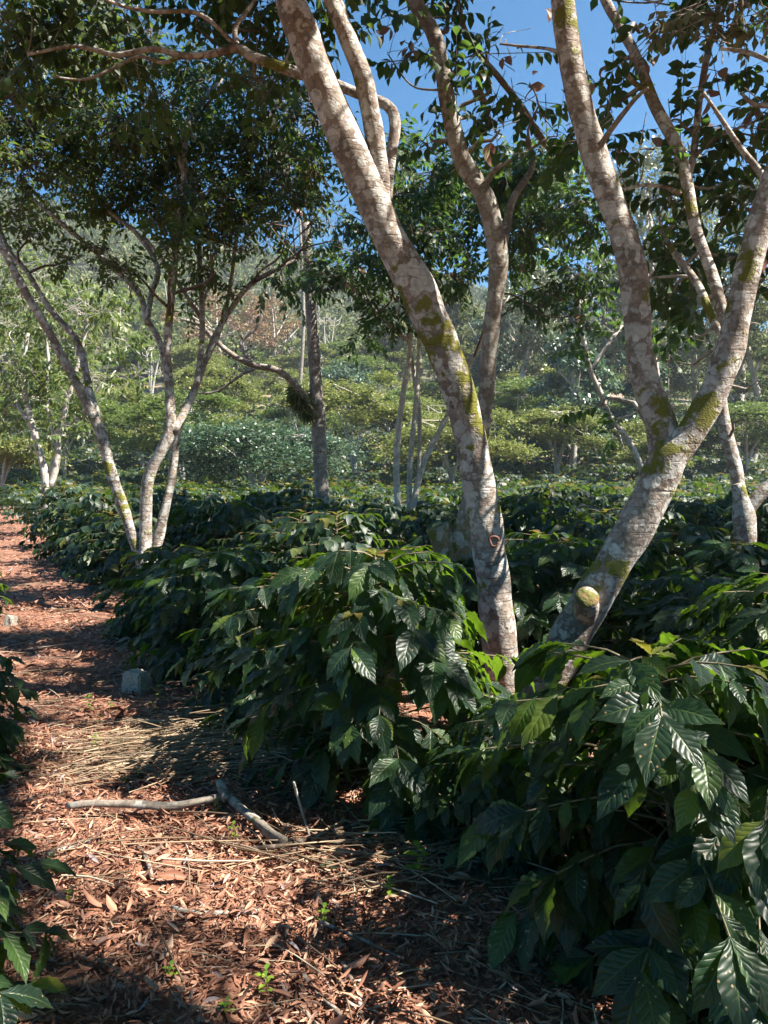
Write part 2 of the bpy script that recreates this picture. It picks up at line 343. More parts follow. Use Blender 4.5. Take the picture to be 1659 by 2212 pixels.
# ------------------------------------------------------------------ where sunlight gets through the shade trees
LIT = []
for (px, py, r) in ((640, 2090, .6), (820, 2010, .34), (440, 2000, .4), (1020, 2120, .3), (560, 2200, .5), (880, 2150, .4), (330, 1780, .3), (450, 1640, .42), (340, 1600, .3), (300, 1700, .26), (560, 1590, .26),
                    (1200, 2170, .3), (250, 1600, .22), (60, 1335, .4), (150, 1260, .3), (60, 1200, .5), (40, 1120, 1.0), (380, 1300, .3)):
    LIT.append((*G(px, py), r))
for (px, py, d, r) in ((900, 1450, 3.5, .4), (1040, 1440, 3.55, .36), (780, 1420, 3.6, .2), (960, 1540, 3.4, .25), (1340, 1960, 1.95, .3), (1090, 2010, 2.1, .13), (1480, 1790, 1.95, .13), (1580, 1650, 2.2, .1),
                       (1200, 1960, 2.0, .12), (40, 1760, 1.9, .2), (1560, 1400, 3.3, .3), (1640, 1450, 3.6, .3), (720, 1700, 3.2, .15), (1500, 1350, 2.5, .1),
                       (1360, 1200, 4.5, .24), (1300, 1300, 4.4, .22), (1200, 1450, 4.4, .2), (1440, 1010, 4.4, .22), (1510, 900, 4.3, .2), (1590, 700, 4.2, .22), (1400, 850, 4.4, .2), (1650, 500, 4.2, .2), (1375, 680, 4.4, .15), (1280, 330, 4.4, .2), (1230, 100, 4.4, .15),
                       (1040, 1050, 4.9, .12), (970, 790, 4.8, .16), (1085, 1360, 5.0, .12), (900, 620, 4.7, .16), (1000, 930, 4.8, .12), (800, 430, 4.5, .13), (1050, 740, 5.9, .15), (960, 200, 5.4, .15), (1010, 380, 5.5, .12),
                       (760, 1150, 7.5, .7), (1600, 1080, 9, .6), (1100, 1180, 7, .3), (330, 1120, 8.4, .25), (250, 1050, 8.4, .15), (380, 1020, 8.4, .3), (800, 1120, 10, .8), (1400, 1130, 9, .5), (1250, 1120, 10, .5),
                       (140, 1140, 12, .7), (1210, 1230, 5.2, .16), (860, 1380, 3.5, .2), (1000, 1380, 3.5, .16)):
    LIT.append((*P(px, py, d), r))
for rows_, dd_ in (([(1065, 1250), (1050, 1130), (1030, 1020), (1008, 900), (960, 760), (925, 670), (870, 560), (820, 460), (770, 350), (720, 240)], 4.8), ([(1290, 1280), (1380, 1120), (1430, 1030), (1400, 820), (1376, 700), (1355, 540), (1310, 410), (1270, 280), (1240, 160), (1550, 830), (1600, 640), (1640, 480)], 4.4)):
    for px, py in rows_: LIT.append((*P(px, py, dd_), .13))
LIT = np.array(LIT)
def lets_light(p, pad=.06):
    """True where a leaf at p would not throw its shadow on a sunlit patch"""
    ok = np.ones(len(p), bool)
    for x, y, z, r in LIT:
        q = p - np.array([x, y, z]); t = q @ S
        dist = np.linalg.norm(q - t[:, None] * S, axis=1)
        ok &= ~((t > .35) & (dist < r + pad))
    return ok

# ------------------------------------------------------------------ coffee bushes
def coffee(seed, H, Rr, tpl, ytpl, L0=.14, node=.055, lstep=.07, density=1.0, twigs=True, kind_=False):
    g = np.random.default_rng(seed)
    lv, yg, st = MB(), MB(), MB()
    stems = [np.array([0, 0, 0.])] if g.random() < .4 else [np.array([-.06, .02, 0]), np.array([.07, -.03, 0])]
    pos, ax, nr, ln = [], [], [], []
    yp, ya, yn, yl = [], [], [], []
    for k, s0 in enumerate(stems):
        top = s0 * 3 + np.array([g.normal() * .05, g.normal() * .05, H * (1 - .12 * k)])
        def at(t): return s0 + (top - s0) * t
        tube(st, [(*at(t), .014 * (1 - t * .75)) for t in (0, .35, .7, 1)], 6, .1)
        nn = int(H / node / (1 if len(stems) == 1 else 1.35)); ang = g.uniform(0, 6.3)
        for i in range(nn):
            t = .05 + .95 * (i + g.uniform(-.3, .3)) / nn
            prof = (.88 + .22 * t / .35 if t < .35 else 1.1 * math.sqrt(max(0.02, 1 - ((t - .35) / .68) ** 2.2)))
            for sgn in (0, math.pi):
                a_ = ang + sgn + g.normal() * .3; Lb = Rr * prof * g.uniform(.6, 1.2)
                if g.random() > density: continue
                d = np.array([math.cos(a_), math.sin(a_), .55 * t + .1]); d /= np.linalg.norm(d)
                m_ = max(2, int(Lb / lstep)); b0 = at(t); path = []
                for q in range(m_ + 1):
                    f = q / m_; path.append(b0 + d * Lb * f + np.array([0, 0, -.32 * Lb * f * f]))
                path = np.array(path)
                if path[:, 2].min() < .06: path[:, 2] = np.maximum(path[:, 2], .06)
                if twigs: tube(st, [(*path[0], .005), (*path[m_ // 2], .004), (*path[-1], .0022)], 4, .12, cap=False)
                T = norm(path[-1] - path[-2]); side = norm(np.cross(T, [0, 0, 1]))
                for q in range(1, m_ + 1):
                    if q / m_ < .42 and (kind_ or g.random() < .7): continue
                    fl = q % 2
                    for s2 in (-1, 1):
                        if g.random() < .08: continue
                        outw = T * (.8 if q < m_ else 1.1) + side * s2 * .75 + np.array([0, 0, -.12 - .5 * g.random()]) + g.normal(size=3) * .2
                        pos.append(path[q]); ax.append(outw)
                        nr.append(np.array([0, 0, 1.]) + T * .5 + g.normal(size=3) * .25)
                        ln.append(L0 * g.choice([g.uniform(.5, .8), g.uniform(.8, 1.3)], p=[.3, .7]))
                    fl = fl
                if kind_ or True:
                    for q4 in range(2):
                        pos.append(path[-1]); ax.append(T * .8 + side * (q4 * 2 - 1) * .35 + np.array([0, 0, -.35]) + g.normal(size=3) * .3); nr.append(np.array([0, 0, 1.]) + T * .6 + g.normal(size=3) * .3); ln.append(L0 * g.uniform(.8, 1.25))
                if g.random() < .16 and t > .5:
                    for s2 in (-1, 1):
                        yp.append(path[-1]); ya.append(T + side * s2 * .5 + np.array([0, 0, .2])); yn.append(np.array([0, 0, 1.]) + g.normal(size=3) * .2); yl.append(L0 * g.uniform(.35, .6))
            ang += 1.9 + g.normal() * .3
        for q in range(4):
            a_ = q * math.pi / 2 + g.uniform(0, .4)
            yp.append(top); ya.append(np.array([math.cos(a_), math.sin(a_), g.uniform(.3, 1.2)])); yn.append(np.array([0, 0, 1.]) - .3 * ya[-1]); yl.append(L0 * g.uniform(.45, .9))
    scatter(lv, tpl, np.array(pos), np.array(ax), np.array(nr), np.array(ln))
    scatter(yg, ytpl, np.array(yp), np.array(ya), np.array(yn), np.array(yl))
    return lv, yg, st
hi = leaf_tpl(6, 15, .42, .18, .3, .028, 'tip'); md = leaf_tpl(2, 4, .56, .25, .35, 0, 'tip'); lo = leaf_tpl(2, 2, .5, .3, .3, 0, 'tip')
BUSH = {'hi': [], 'md': [], 'lo': []}
for k in range(4):
    lv, yg, st = coffee(10 + k, 1.02 + .05 * k, .55, hi, hi, .18, .02, .07)
    BUSH['hi'].append([q.mesh(nm) for q, nm in ((lv, 'leaves'), (yg, 'young_leaves'), (st, 'stems'))])
for k in range(5):
    lv, yg, st = coffee(30 + k, 1.02 + .05 * k, .64, md, md, .16, .034, .075)
    BUSH['md'].append([q.mesh(nm) for q, nm in ((lv, 'leaves'), (yg, 'young_leaves'), (st, 'stems'))])
for k in range(4):
    lv, yg, st = coffee(50 + k, 1.05, .76, lo, lo, .19, .075, .1, twigs=False)
    BUSH['lo'].append([q.mesh(nm) for q, nm in ((lv, 'leaves'), (yg, 'young_leaves'), (st, 'stems'))])
for kind, lst in BUSH.items():
    for a3 in lst:
        a3[0].materials.append(M['coffee'] if kind == 'hi' else M['coffee_far']); a3[1].materials.append(M['young']); a3[2].materials.append(M['cstem'])
def bush(kind, k, x, y, rot, s, sz, label, group):
    e = empty('coffee_bush', (x, y, float(gz(x, y))), label, 'bush', group)
    e.rotation_euler.z = rot; e.scale = (s, s, s * sz)
    for me, nm in zip(BUSH[kind][k % len(BUSH[kind])], ('leaves', 'young_leaves', 'stems')):
        if kind == 'lo' and nm == 'stems': continue
        o = bpy.data.objects.new(nm, me); col.objects.link(o); o.parent = e
    return e
near = [
    (0, 1.06, 2.45, 0.3, 1.02, .98, 'large glossy coffee bush filling the lower right corner in front'),
    (1, 0.04, 3.74, 1.9, 1.06, 1.02, 'sunlit coffee bush in the middle foreground, left of the forked trunk base'),
    (2, -0.62, 4.85, 4.0, .95, .86, 'shaded coffee bush at the path edge, left of the sunlit middle bush'),
    (3, -1.35, 6.1, 2.2, 1.0, .84, 'dark coffee bush at the path edge behind the grey stone block'),
    (0, -2.0, 7.3, 5.2, 1.0, .8, 'dark coffee bush at the path edge in front of the left multi-stemmed tree'),
    (2, -1.44, 1.97, 2.6, .82, .9, 'coffee bush leaning in from the lower left edge, nearest on that side'),
    (3, -2.38, 3.95, .6, .66, .9, 'small coffee bush at the left edge opposite the grey stone block'),
    (1, -4.5, 7.7, .6, .9, .85, 'small coffee bush at the left edge beside the small pale stone'),
    (2, .55, 3.12, 1.1, .56, .95, 'low coffee bush in the gap between the two big front bushes'),
    (1, 1.78, 2.75, 4.9, 1.0, 1.0, 'coffee bush cut by the right edge, tucked against the large corner bush'),
    (2, 1.95, 3.5, .9, 1.0, .93, 'coffee bush at the right edge, just behind the large glossy corner bush'),
    (3, 1.05, 5.9, 3.3, 1.05, .82, 'coffee bush between the leaning and the forked trunk, behind both'),
    (0, 2.15, 5.2, 4.4, .98, .84, 'coffee bush right of the sawn stub, under the leaning forked trunk'),
    (1, 0.15, 6.9, 5.0, 1.0, .82, 'coffee bush behind the mossy stump, second row from the path'),
    (2, 3.1, 6.6, 2.0, 1.0, .85, 'coffee bush in front of the low forked tree at the right edge'),
]
NB = [(q[1], q[2]) for q in near]
for q in near: bush('hi', *q[:3], *q[3:6], q[6], 'coffee bushes of the near rows')
TRUNKS = [(0, 0)]
spots = []
dr = norm(np.array([-.57, 1.0])); pr = np.array([dr[1], -dr[0]])
for row in range(-12, 75):
    base = np.array([2.36, 0.0]) + pr * 1.38 * row if row >= 0 else np.array([2.36, 0.0]) + pr * (-3.1 + 1.4 * (row + 1))
    for i in range(-10, 110):
        q = base + dr * (i * .98 + (row % 2) * .45) + rng.normal(size=2) * .1
        x, y = q
        if y < 2.2 or y > 88 or abs(x) > .56 * y + 1.6: continue
        if y - .06 * x > 84: continue
        if any((x - a) ** 2 + (y - b_) ** 2 < .82 for a, b_ in NB): continue
        if row < 0 and (y < 9 or rng.random() < .3): continue
        if -.57 * y + 2.36 + .62 * .0 > x and row >= 0 and x < 2.36 - .57 * y: continue
        if (x - .95) ** 2 + (y - 4.65) ** 2 < .75 ** 2: continue
        if x > .6 and x < 1.6 and 3 < y < 4.6: continue
        if .41 < x / y < .57 and 6.0 < y < 9.4: continue
        spots.append((x, y, row))
spots.sort(key=lambda q: q[0] ** 2 + q[1] ** 2)
print('bush spots', len(spots))
def zone(x, y, row):
    px = CX + F * x / y
    band = ('close to the front' if y < 9 else 'in mid-field' if y < 16 else 'toward the back of the field')
    if row < 0: return 'low coffee bush on the far left side of the red path, ' + ('nearer the camera' if y < 16 else 'where the path vanishes')
    w_ = ('along the left, beside the red path' if px < 260 else 'under the left multi-stemmed tree' if px < 480 else
          'left of the tall straight pole-like trunk' if px < 680 else 'between the pole-like and the leaning trunk' if px < 1000 else
          'between the leaning and the forked trunk' if px < 1350 else 'to the right of the forked trunk')
    return 'coffee bush ' + band + ', ' + w_
NI = 285
for i, (x, y, row) in enumerate(spots[:NI]):
    kind = 'hi' if y < 4 else 'md' if y < 17 else 'lo'
    s = rng.uniform(.9, 1.1)
    bush(kind, int(rng.integers(9)), x, y, rng.uniform(0, 6.3), s, (rng.uniform(.82, 1.06) if y < 16 else rng.uniform(.7, .98)), zone(x, y, row), 'coffee bushes of the field')
# the rest of the field and the terraces behind it: more than anyone could count
lv, yg, _ = coffee(90, 1.0, .8, leaf_tpl(1, 2, .6, .3, .3, 0, 'tip'), lo, .27, .16, .17, twigs=False)
V0 = np.concatenate(lv.V); F0 = lv.F[4][0]
Vy = np.concatenate(yg.V); Fy = yg.F[4][0]
ma, mb_ = MB(), MB()
for (x, y, row) in spots[NI:]:
    if y > 45 and rng.random() < .2: continue
    s = rng.uniform(.85, 1.15) * (1.0 if y < 40 else 1.15); a_ = rng.uniform(0, 6.3); ca, sa = math.cos(a_), math.sin(a_)
    Rm = np.array([[ca, -sa, 0], [sa, ca, 0], [0, 0, .9]]) * s
    o3 = np.array([x, y, float(gz(x, y)) - .03]); sel = rng.random() < .5
    ma.add(V0 @ Rm.T + o3, F0)
    if rng.random() < .35: mb_.add(Vy @ Rm.T + o3, Fy)
fo = tag(ma.build('coffee_field', M['coffee_far']), kind='stuff'); yo = mb_.build('young_leaves', M['young'], fo)

# ------------------------------------------------------------------ trees
def px_path(pts, d0, d1):
    """(px, py, width px) rows -> (x,y,z,r)"""
    out = []; n_ = len(pts)
    for i, q in enumerate(pts):
        d = q[3] if len(q) > 3 else d0 + (d1 - d0) * i / max(1, n_ - 1)
        out.append((*P(q[0], q[1], d), q[2] / F * d / 2 * .94))
    return out
def to_ground(path):
    p = np.array(path[0]); q = np.array(path[1]); dv = (p - q)[:3]
    if dv[2] > -1e-3: dv = np.array([0, 0, -1.])
    z = float(gz(p[0], p[1])); k = (p[2] - z + .05) / -dv[2]
    k = min(k, 3.0)
    e = p[:3] + dv * k; e[2] = z - .05
    return [(*e, p[3] * 1.18)] + list(path)
def crown(mb, clumps, tpl, L, kind, per=26, lits=True, g=rng, tw=None, zmin=None, leafn=9, slen=.32):
    """clumps rows (centre xyz, radius, n sprays); fills with sprays of leaves; tw = MB for the twigs"""
    for (cx, cy, cz, r, n_) in clumps:
        n_ = int(n_); c0 = np.array([cx, cy, cz])
        o = rdir(n_, g) * (g.random(n_)[:, None] ** .45) * r * np.array([1.15, 1.15, .6]); p = c0 + o
        d = norm(o / r * .7 + g.normal(size=(n_, 3)) * .6 + np.array([0, 0, -.05]))
        if lits:
            k = lets_light(p + d * slen * .5, .1 + slen * .5); p, d = p[k], d[k]
        n_ = len(p)
        if n_ == 0: continue
        side = norm(np.cross(d, np.array([0, 0, 1.]) + g.normal(size=(n_, 3)) * .35))
        up = np.cross(side, d)
        if tw is not None:
            for i in range(n_): 
                e = p[i] + d[i] * slen
                tube(tw, [(*(p[i] - d[i] * slen * .8), .004), (*p[i], .003), (*e, .0015)], 3, 1, cap=False, sp=False)
            for i in range(0, n_, 5):
                tube(tw, [(*(c0 + g.normal(size=3) * r * .15), .009), (*((c0 + p[i]) / 2 + g.normal(size=3) * r * .12), .006), (*p[i], .0035)], 4, .15, cap=False)
        for j in range(leafn):
            f = (j // 2 + .5) / ((leafn + 1) / 2); s2 = 1 if j % 2 else -1
            if j == leafn - 1: s2 = 0; f = 1
            base = p + d * slen * f
            ax = d * (.45 if kind == 'pinnate' else .6) + side * s2 * .9 + np.array([0, 0, -.35 if kind == 'pinnate' else -.55]) + g.normal(size=(n_, 3)) * .22
            if s2 == 0: ax = d + np.array([0, 0, -.4])
            scatter(mb, tpl, base, ax, up + g.normal(size=(n_, 3)) * .3, L * g.uniform(.7, 1.25, n_))
def pxc(rows, d, spread=.5, dens=1.0):
    """clumps given in the picture: (px, py, r px, n[, depth])"""
    out = []
    for q in rows:
        dd = q[4] if len(q) > 4 else d + rng.normal() * spread
        out.append((*P(q[0], q[1], dd), q[2] / F * dd, max(1, q[3] * dens)))
    return out
def limbs(mb, start_pts, clumps, r0=.02, droop=.1, sides=6):
    """thin limbs from the nearest skeleton point to each clump"""
    sp_ = np.array(start_pts)
    for c in clumps:
        c3 = np.array(c[:3]); dd = np.linalg.norm(sp_[:, :3] - c3, axis=1) + .6 * np.maximum(0, sp_[:, 2] - c3[2] + .2)
        s = sp_[np.argmin(dd)]; v = c3 - s[:3]; Ln = np.linalg.norm(v)
        if Ln < .15: continue
        rr = min(s[3] * .6, r0 * (1 + Ln * .25)); m1 = s[:3] + v * .35 + rng.normal(size=3) * .07 * Ln + np.array([0, 0, .06 * Ln]); m2 = s[:3] + v * .7 + rng.normal(size=3) * .06 * Ln
        tube(mb, [(*s[:3], rr), (*m1, rr * .8), (*m2, rr * .6), (*c3, rr * .35)], sides, .12, .05)
leafB = leaf_tpl(2, 4, .5, .2, .4, .02, 'tip'); leafI = leaf_tpl(2, 2, .4, .25, .3, 0, 'tip'); leafS = leaf_tpl(1, 2, .5, .2, .3, 0, 'tip'); leafD = leaf_tpl(1, 1, .8, 0, 0, 0, 'x')
leafD = (np.array([[-.28, .1, 0], [.1, -.02, .05], [.3, .55, -.02], [-.05, 1, -.1]]), np.array([[0, 1, 2, 3]]), np.zeros((4, 2)))

def tree(label, base_paths, branch_paths, bark, crowns, cat='tree', group=None, sides=20, step=.05, lump=.05, name='shade_tree', ground_it=True, limb_r=.02, tw_mat=None, skip_limbs=False):
    """crowns: list of (clumps, leaf template, leaf length, kind, material, part name, leaves per spray, spray length, twigs)"""
    bases = [to_ground(p) if ground_it else p for p in base_paths]
    org = np.array(bases[0][0][:3]); org[2] = float(gz(org[0], org[1]))
    root = empty(name, org, label, cat, group)
    tb = MB(); sk = []
    for p in bases: sk.append(tube(tb, p, sides, step, lump))
    for p in branch_paths: sk.append(tube(tb, p, max(8, sides - 6), step, lump))
    tb.build('trunk', bark, root, org)
    sk = np.vstack(sk); lm = MB()
    for (cl, tpl, L, kind, mt, pname, leafn, slen, twg, lits) in crowns:
        if not skip_limbs and pname == 'crown': limbs(lm, sk, cl, limb_r)
        cb = MB(); crown(cb, cl, tpl, L, kind, lits=lits, tw=lm if twg else None, leafn=leafn, slen=slen)
        cb.build(pname, mt, root, org)
    lm.build('branches', tw_mat or bark, root, org)
    return root, sk, org

# --- the straight leaning trunk, middle (T1) with its grey side branch to the left
t1 = px_path([(1085, 1440, 78), (1076, 1350, 80), (1055, 1180, 78), (1036, 1050, 75), (1010, 920, 73), (985, 830, 78), (940, 710, 80), (890, 600, 82), (838, 510, 77), (790, 400, 80), (742, 290, 80), (700, 190, 76), (658, 90, 74), (622, -20, 66), (560, -260, 56), (470, -520, 40)], 5.2, 4.4)
t1b = px_path([(850, 560, 30), (838, 500, 46), (822, 420, 50), (816, 340, 46), (800, 240, 44), (782, 160, 44), (750, 80, 42), (712, -20, 42), (660, -200, 34), (600, -420, 22)], 4.82, 4.45)
t1c = px_path([(838, 500, 20), (836, 430, 24), (846, 330, 24), (853, 265, 26), (838, 228, 24), (780, 205, 23), (720, 180, 24), (650, 160, 25), (590, 140, 22), (540, 120, 22), (512, 104, 22), (460, 116, 16), (400, 120, 15), (330, 106, 13), (250, 118, 11), (160, 100, 9), (60, 118, 6)], 4.85, 5.1)
t1d = px_path([(512, 104, 15), (508, 60, 12), (540, 15, 10), (580, -60, 8)], 5.05, 5.0)
t1e = px_path([(400, 120, 9), (350, 135, 9), (300, 122, 8), (240, 150, 7), (180, 172, 6), (110, 165, 4)], 5.05, 4.9)
t1f = px_path([(512, 100, 11), (430, 30, 10), (330, 25, 9), (250, 8, 8), (180, -30, 6)], 5.0, 4.8)
cl = pxc([(40, 40, 90, 22), (150, 20, 80, 20), (90, 120, 80, 16), (230, 60, 70, 12), (560, 30, 60, 14), (480, 10, 60, 12), (600, 110, 50, 9), (440, 70, 50, 6), (330, 200, 60, 7), (680, 60, 40, 8), (20, 200, 70, 14), (200, -60, 120, 22), (480, -100, 120, 24), (0, -80, 120, 20), (720, -260, 160, 30), (500, -420, 200, 40), (620, -150, 100, 20), (560, 170, 45, 8), (260, 140, 50, 5)], 5.5, .22, 1.3)
def org_of(p):
    q = np.array(to_ground(p)[0][:3]); q[2] = float(gz(q[0], q[1])); return q
o1 = org_of(t1)
M['bark_one'] = bark_mat('lichen_bark_moss_patches', *BK, mpts=[(P(a, b_, 4.85) - o1, r_) for a, b_, r_ in ((915, 690, .3), (980, 800, .25), (1020, 1000, .22), (1000, 880, .2), (640, 60, .3))])
tree('thick lichen-spotted tree whose trunk leans left across the middle of the picture', [t1], [t1b, t1c, t1d, t1e, t1f], M['bark_one'],
     [(cl, leafB, .095, 'pinnate', M['inga'], 'crown', 11, .36, True, True)], sides=32, step=.035, lump=.035, tw_mat=M['bark_grey'], name='leaning_shade_tree')
# knot on the trunk
kb = MB(); kc = P(1062, 1168, 5.02)
th = np.linspace(0, 2 * np.pi, 15)[:-1]
root1 = bpy.data.objects['leaning_shade_tree']
ringp = [(*(kc + cR * (.026 + .006 * math.sin(3 * t)) * math.cos(t) + cU * (.036 + .005 * math.cos(2 * t)) * math.sin(t) - cF * .112), .008) for t in np.linspace(0, 2 * math.pi, 13)]
tube(kb, ringp, 8, .02, .12)
ko = kb.build('knot', M['knot'], root1, root1.location)

# --- the forked leaning trunk, right (T2)
t2 = px_path([(1118, 1580, 84), (1150, 1530, 86), (1200, 1440, 88), (1248, 1345, 90), (1330, 1210, 84), (1398, 1090, 86), (1440, 1000, 82), (1485, 945, 66), (1530, 870, 64), (1574, 765, 64), (1602, 640, 58), (1632, 520, 58), (1668, 400, 56), (1730, 200, 50), (1800, -50, 40), (1880, -350, 26)], 4.45, 4.1)
t2l = px_path([(1436, 1050, 60), (1440, 990, 74), (1430, 925, 73), (1408, 860, 66), (1385, 790, 62), (1376, 680, 60), (1362, 560, 66), (1330, 460, 60), (1290, 350, 60), (1254, 230, 56), (1230, 110, 56), (1212, -20, 50), (1180, -260, 42), (1150, -520, 30)], 4.38, 4.5)
t2s = px_path([(1590, 770, 20), (1566, 690, 26), (1540, 600, 25), (1502, 490, 26), (1482, 385, 26), (1462, 315, 27), (1412, 222, 27), (1382, 140, 22), (1342, 60, 22), (1298, -20, 20), (1240, -200, 16)], 4.45, 5.3)
t2d = px_path([(1484, 400, 14), (1500, 320, 16), (1512, 210, 15), (1530, 110, 15), (1548, 40, 13), (1560, -80, 10)], 5.0, 5.1)
t2e = px_path([(1572, 745, 14), (1540, 690, 17), (1515, 630, 18), (1490, 590, 17), (1455, 545, 14), (1430, 500, 10)], 4.6, 5.1)
t2f = px_path([(1665, 420, 20), (1640, 370, 16), (1600, 320, 13), (1560, 260, 10), (1520, 200, 7)], 4.4, 4.6)
t2g = px_path([(1800, 190, 12), (1659, 130, 10), (1610, 112, 10), (1555, 105, 7)], 4.3, 4.5)
t2h = px_path([(1230, 118, 10), (1180, 105, 7), (1130, 100, 6), (1080, 95, 4)], 4.5, 4.7)
t2i = px_path([(1470, 420, 12), (1440, 405, 9), (1390, 400, 8), (1340, 412, 6)], 4.9, 4.9)
rows = [(1150, 60, 50, 5), (1120, 110, 50, 5), (1260, 300, 50, 8), (1300, 230, 45, 6), (1340, 130, 55, 8), (1400, 60, 60, 9), (1480, 40, 60, 10), (1330, 330, 45, 6), (1400, 190, 50, 7), (1450, 260, 60, 9), (1540, 180, 55, 8), (1400, 320, 50, 7), (1500, 380, 55, 9), (1580, 300, 55, 8), (1640, 260, 55, 8), (1440, 430, 55, 10), (1560, 440, 60, 11), (1640, 420, 40, 6), (1420, 520, 55, 9), (1480, 580, 60, 12), (1590, 550, 50, 8), (1440, 650, 50, 8), (1400, 600, 45, 6), (1640, 620, 45, 7), (1600, 200, 50, 7), (1300, 170, 30, 3),
        (1250, -150, 150, 26), (1450, -200, 160, 30), (1700, -100, 200, 40), (1850, 200, 150, 30), (1900, -400, 250, 50), (1150, -450, 220, 40), (1620, -350, 200, 40), (1760, 450, 110, 16), (1370, 885, 50, 7, 4.9), (1310, 860, 40, 4, 5.0), (1460, 780, 45, 5, 4.9), (1500, 720, 45, 6, 4.8)]
cl = pxc(rows, 5.0, .35, 1.1)
clp = pxc([(q[0] + rng.normal() * 15, q[1] + rng.normal() * 15, q[2], 1.2 if q[1] < 500 else 1) for q in rows[:26] if rng.random() < .8], 4.95, .3)
clf = pxc([(1500, 20, 60, 22, 4.6), (1560, 60, 50, 18, 4.6), (1600, 10, 60, 18, 4.6), (1440, 10, 45, 12, 4.6), (1650, 40, 40, 12, 4.6)], 4.6)
o_2 = org_of(t2)
M['bark_two'] = bark_mat('lichen_bark_mossy_fork', *BK, mpts=[(P(a, b_, d_) - o_2, r_) for a, b_, d_, r_ in ((1430, 960, 4.3, .28), (1490, 930, 4.25, .3), (1540, 830, 4.2, .3), (1400, 1060, 4.3, .2), (1290, 1230, 4.35, .35), (1210, 1400, 4.4, .3), (1580, 700, 4.25, .2), (1240, 220, 4.4, .25))])
r2, sk2, o2 = tree('thick tree leaning right, pink and mossy, its trunk splitting in a wide Y', [t2], [t2l, t2s, t2d, t2e, t2f, t2g, t2h, t2i], M['bark_two'],
     [(cl, leafB, .1, 'broad', M['broad'], 'crown', 11, .34, True, True), (clp, leafB, .11, 'broad', M['pod'], 'dry_leaves', 3, .1, False, True), (clf, leafS, .075, 'broad', M['pale'], 'pale_leaves', 8, .25, True, True)],
     sides=32, step=.035, lump=.035, tw_mat=M['bark_grey'], name='forked_shade_tree')
# sawn stub on the forked trunk
sb = MB(); a0 = P(1262, 1345, 4.42); e0 = P(1268, 1290, 4.1); ax_ = norm(e0 - a0 + np.array([0, -.1, .12]))
tube(sb, [(*a0, .06), (*((a0 + e0) / 2), .068), (*e0, .061)], 24, .03, .03)
stub = sb.build('sawn_stub', M['bark_two'], r2, o2)
fb = MB(); tube(fb, [(*(e0 - ax_ * .006), .063), (*(e0 + ax_ * .004), .062)], 24, .02, .03, sp=False)
fb.build('cut_face', M['cut'], stub, o2)
stub.location = (0, 0, 0)

# --- third trunk behind with mossy broken stump (T3)
t3 = px_path([(1005, 1400, 74), (998, 1330, 72), (990, 1250, 72), (1002, 1150, 46), (1022, 1050, 38), (1037, 950, 37), (1050, 850, 37), (1058, 740, 38), (1070, 640, 38), (1076, 555, 46), (1052, 440, 44), (1000, 345, 42), (972, 250, 38), (956, 150, 36), (934, 70, 34), (884, -20, 34), (820, -180, 28), (760, -380, 18)], 6.1, 5.5)
t3s = px_path([(992, 1290, 66), (975, 1225, 62), (955, 1165, 50), (944, 1138, 46)], 6.0, 5.95)
t3b = px_path([(1077, 560, 24), (1092, 500, 20), (1108, 430, 17), (1150, 360, 13), (1140, 300, 12)], 5.9, 6.2)
t3c = px_path([(1230, 370, 8), (1170, 300, 15), (1130, 235, 15), (1080, 170, 14), (1030, 110, 12), (1000, 50, 10), (985, -40, 8)], 6.3, 5.8)
t3d = px_path([(955, 195, 6), (900, 190, 4), (870, 165, 4), (840, 120, 3)], 5.6, 5.6)
rows = [(860, 60, 45, 5), (880, 120, 45, 6), (900, 20, 50, 6), (1000, 40, 55, 8), (1050, 110, 50, 8), (990, 170, 45, 6), (920, 120, 35, 4), (1060, 190, 55, 9), (1120, 240, 55, 9), (1080, 280, 50, 8), (1180, 300, 50, 9), (1020, 250, 35, 4), (1150, 190, 35, 4), (900, -120, 120, 20), (760, -300, 160, 30), (1060, -100, 130, 20), (830, -420, 160, 24), (1010, 320, 40, 6), (930, 300, 40, 6), (940, 60, 40, 5)]
cl = pxc(rows, 5.9, .3, .9); clp = pxc([(q[0], q[1], q[2], 1.2) for q in rows[:13]], 5.8, .3)
tree('slender grey tree rising behind the thick leaning trunk, mossy broken stump at its foot', [t3], [t3b, t3c, t3d], M['bark_grey'],
     [(cl, leafB, .11, 'broad', M['broad'], 'crown', 10, .34, True, True), (clp, leafB, .13, 'broad', M['pod'], 'dry_leaves', 3, .12, False, True)], sides=24, step=.04, lump=.05, tw_mat=M['bark_grey'])
r3 = bpy.data.objects['shade_tree']; qb = MB(); tube(qb, to_ground(t3s), 20, .03, .09); tube(qb, [(*P(992, 1340, 6.08), .15), (*P(990, 1250, 6.05), .145), (*P(1000, 1160, 6.0), .1), (*P(1006, 1120, 6.0), .075)], 20, .03, .09)
qb.build('broken_stump', M['bark_mossy'], r3, r3.location)

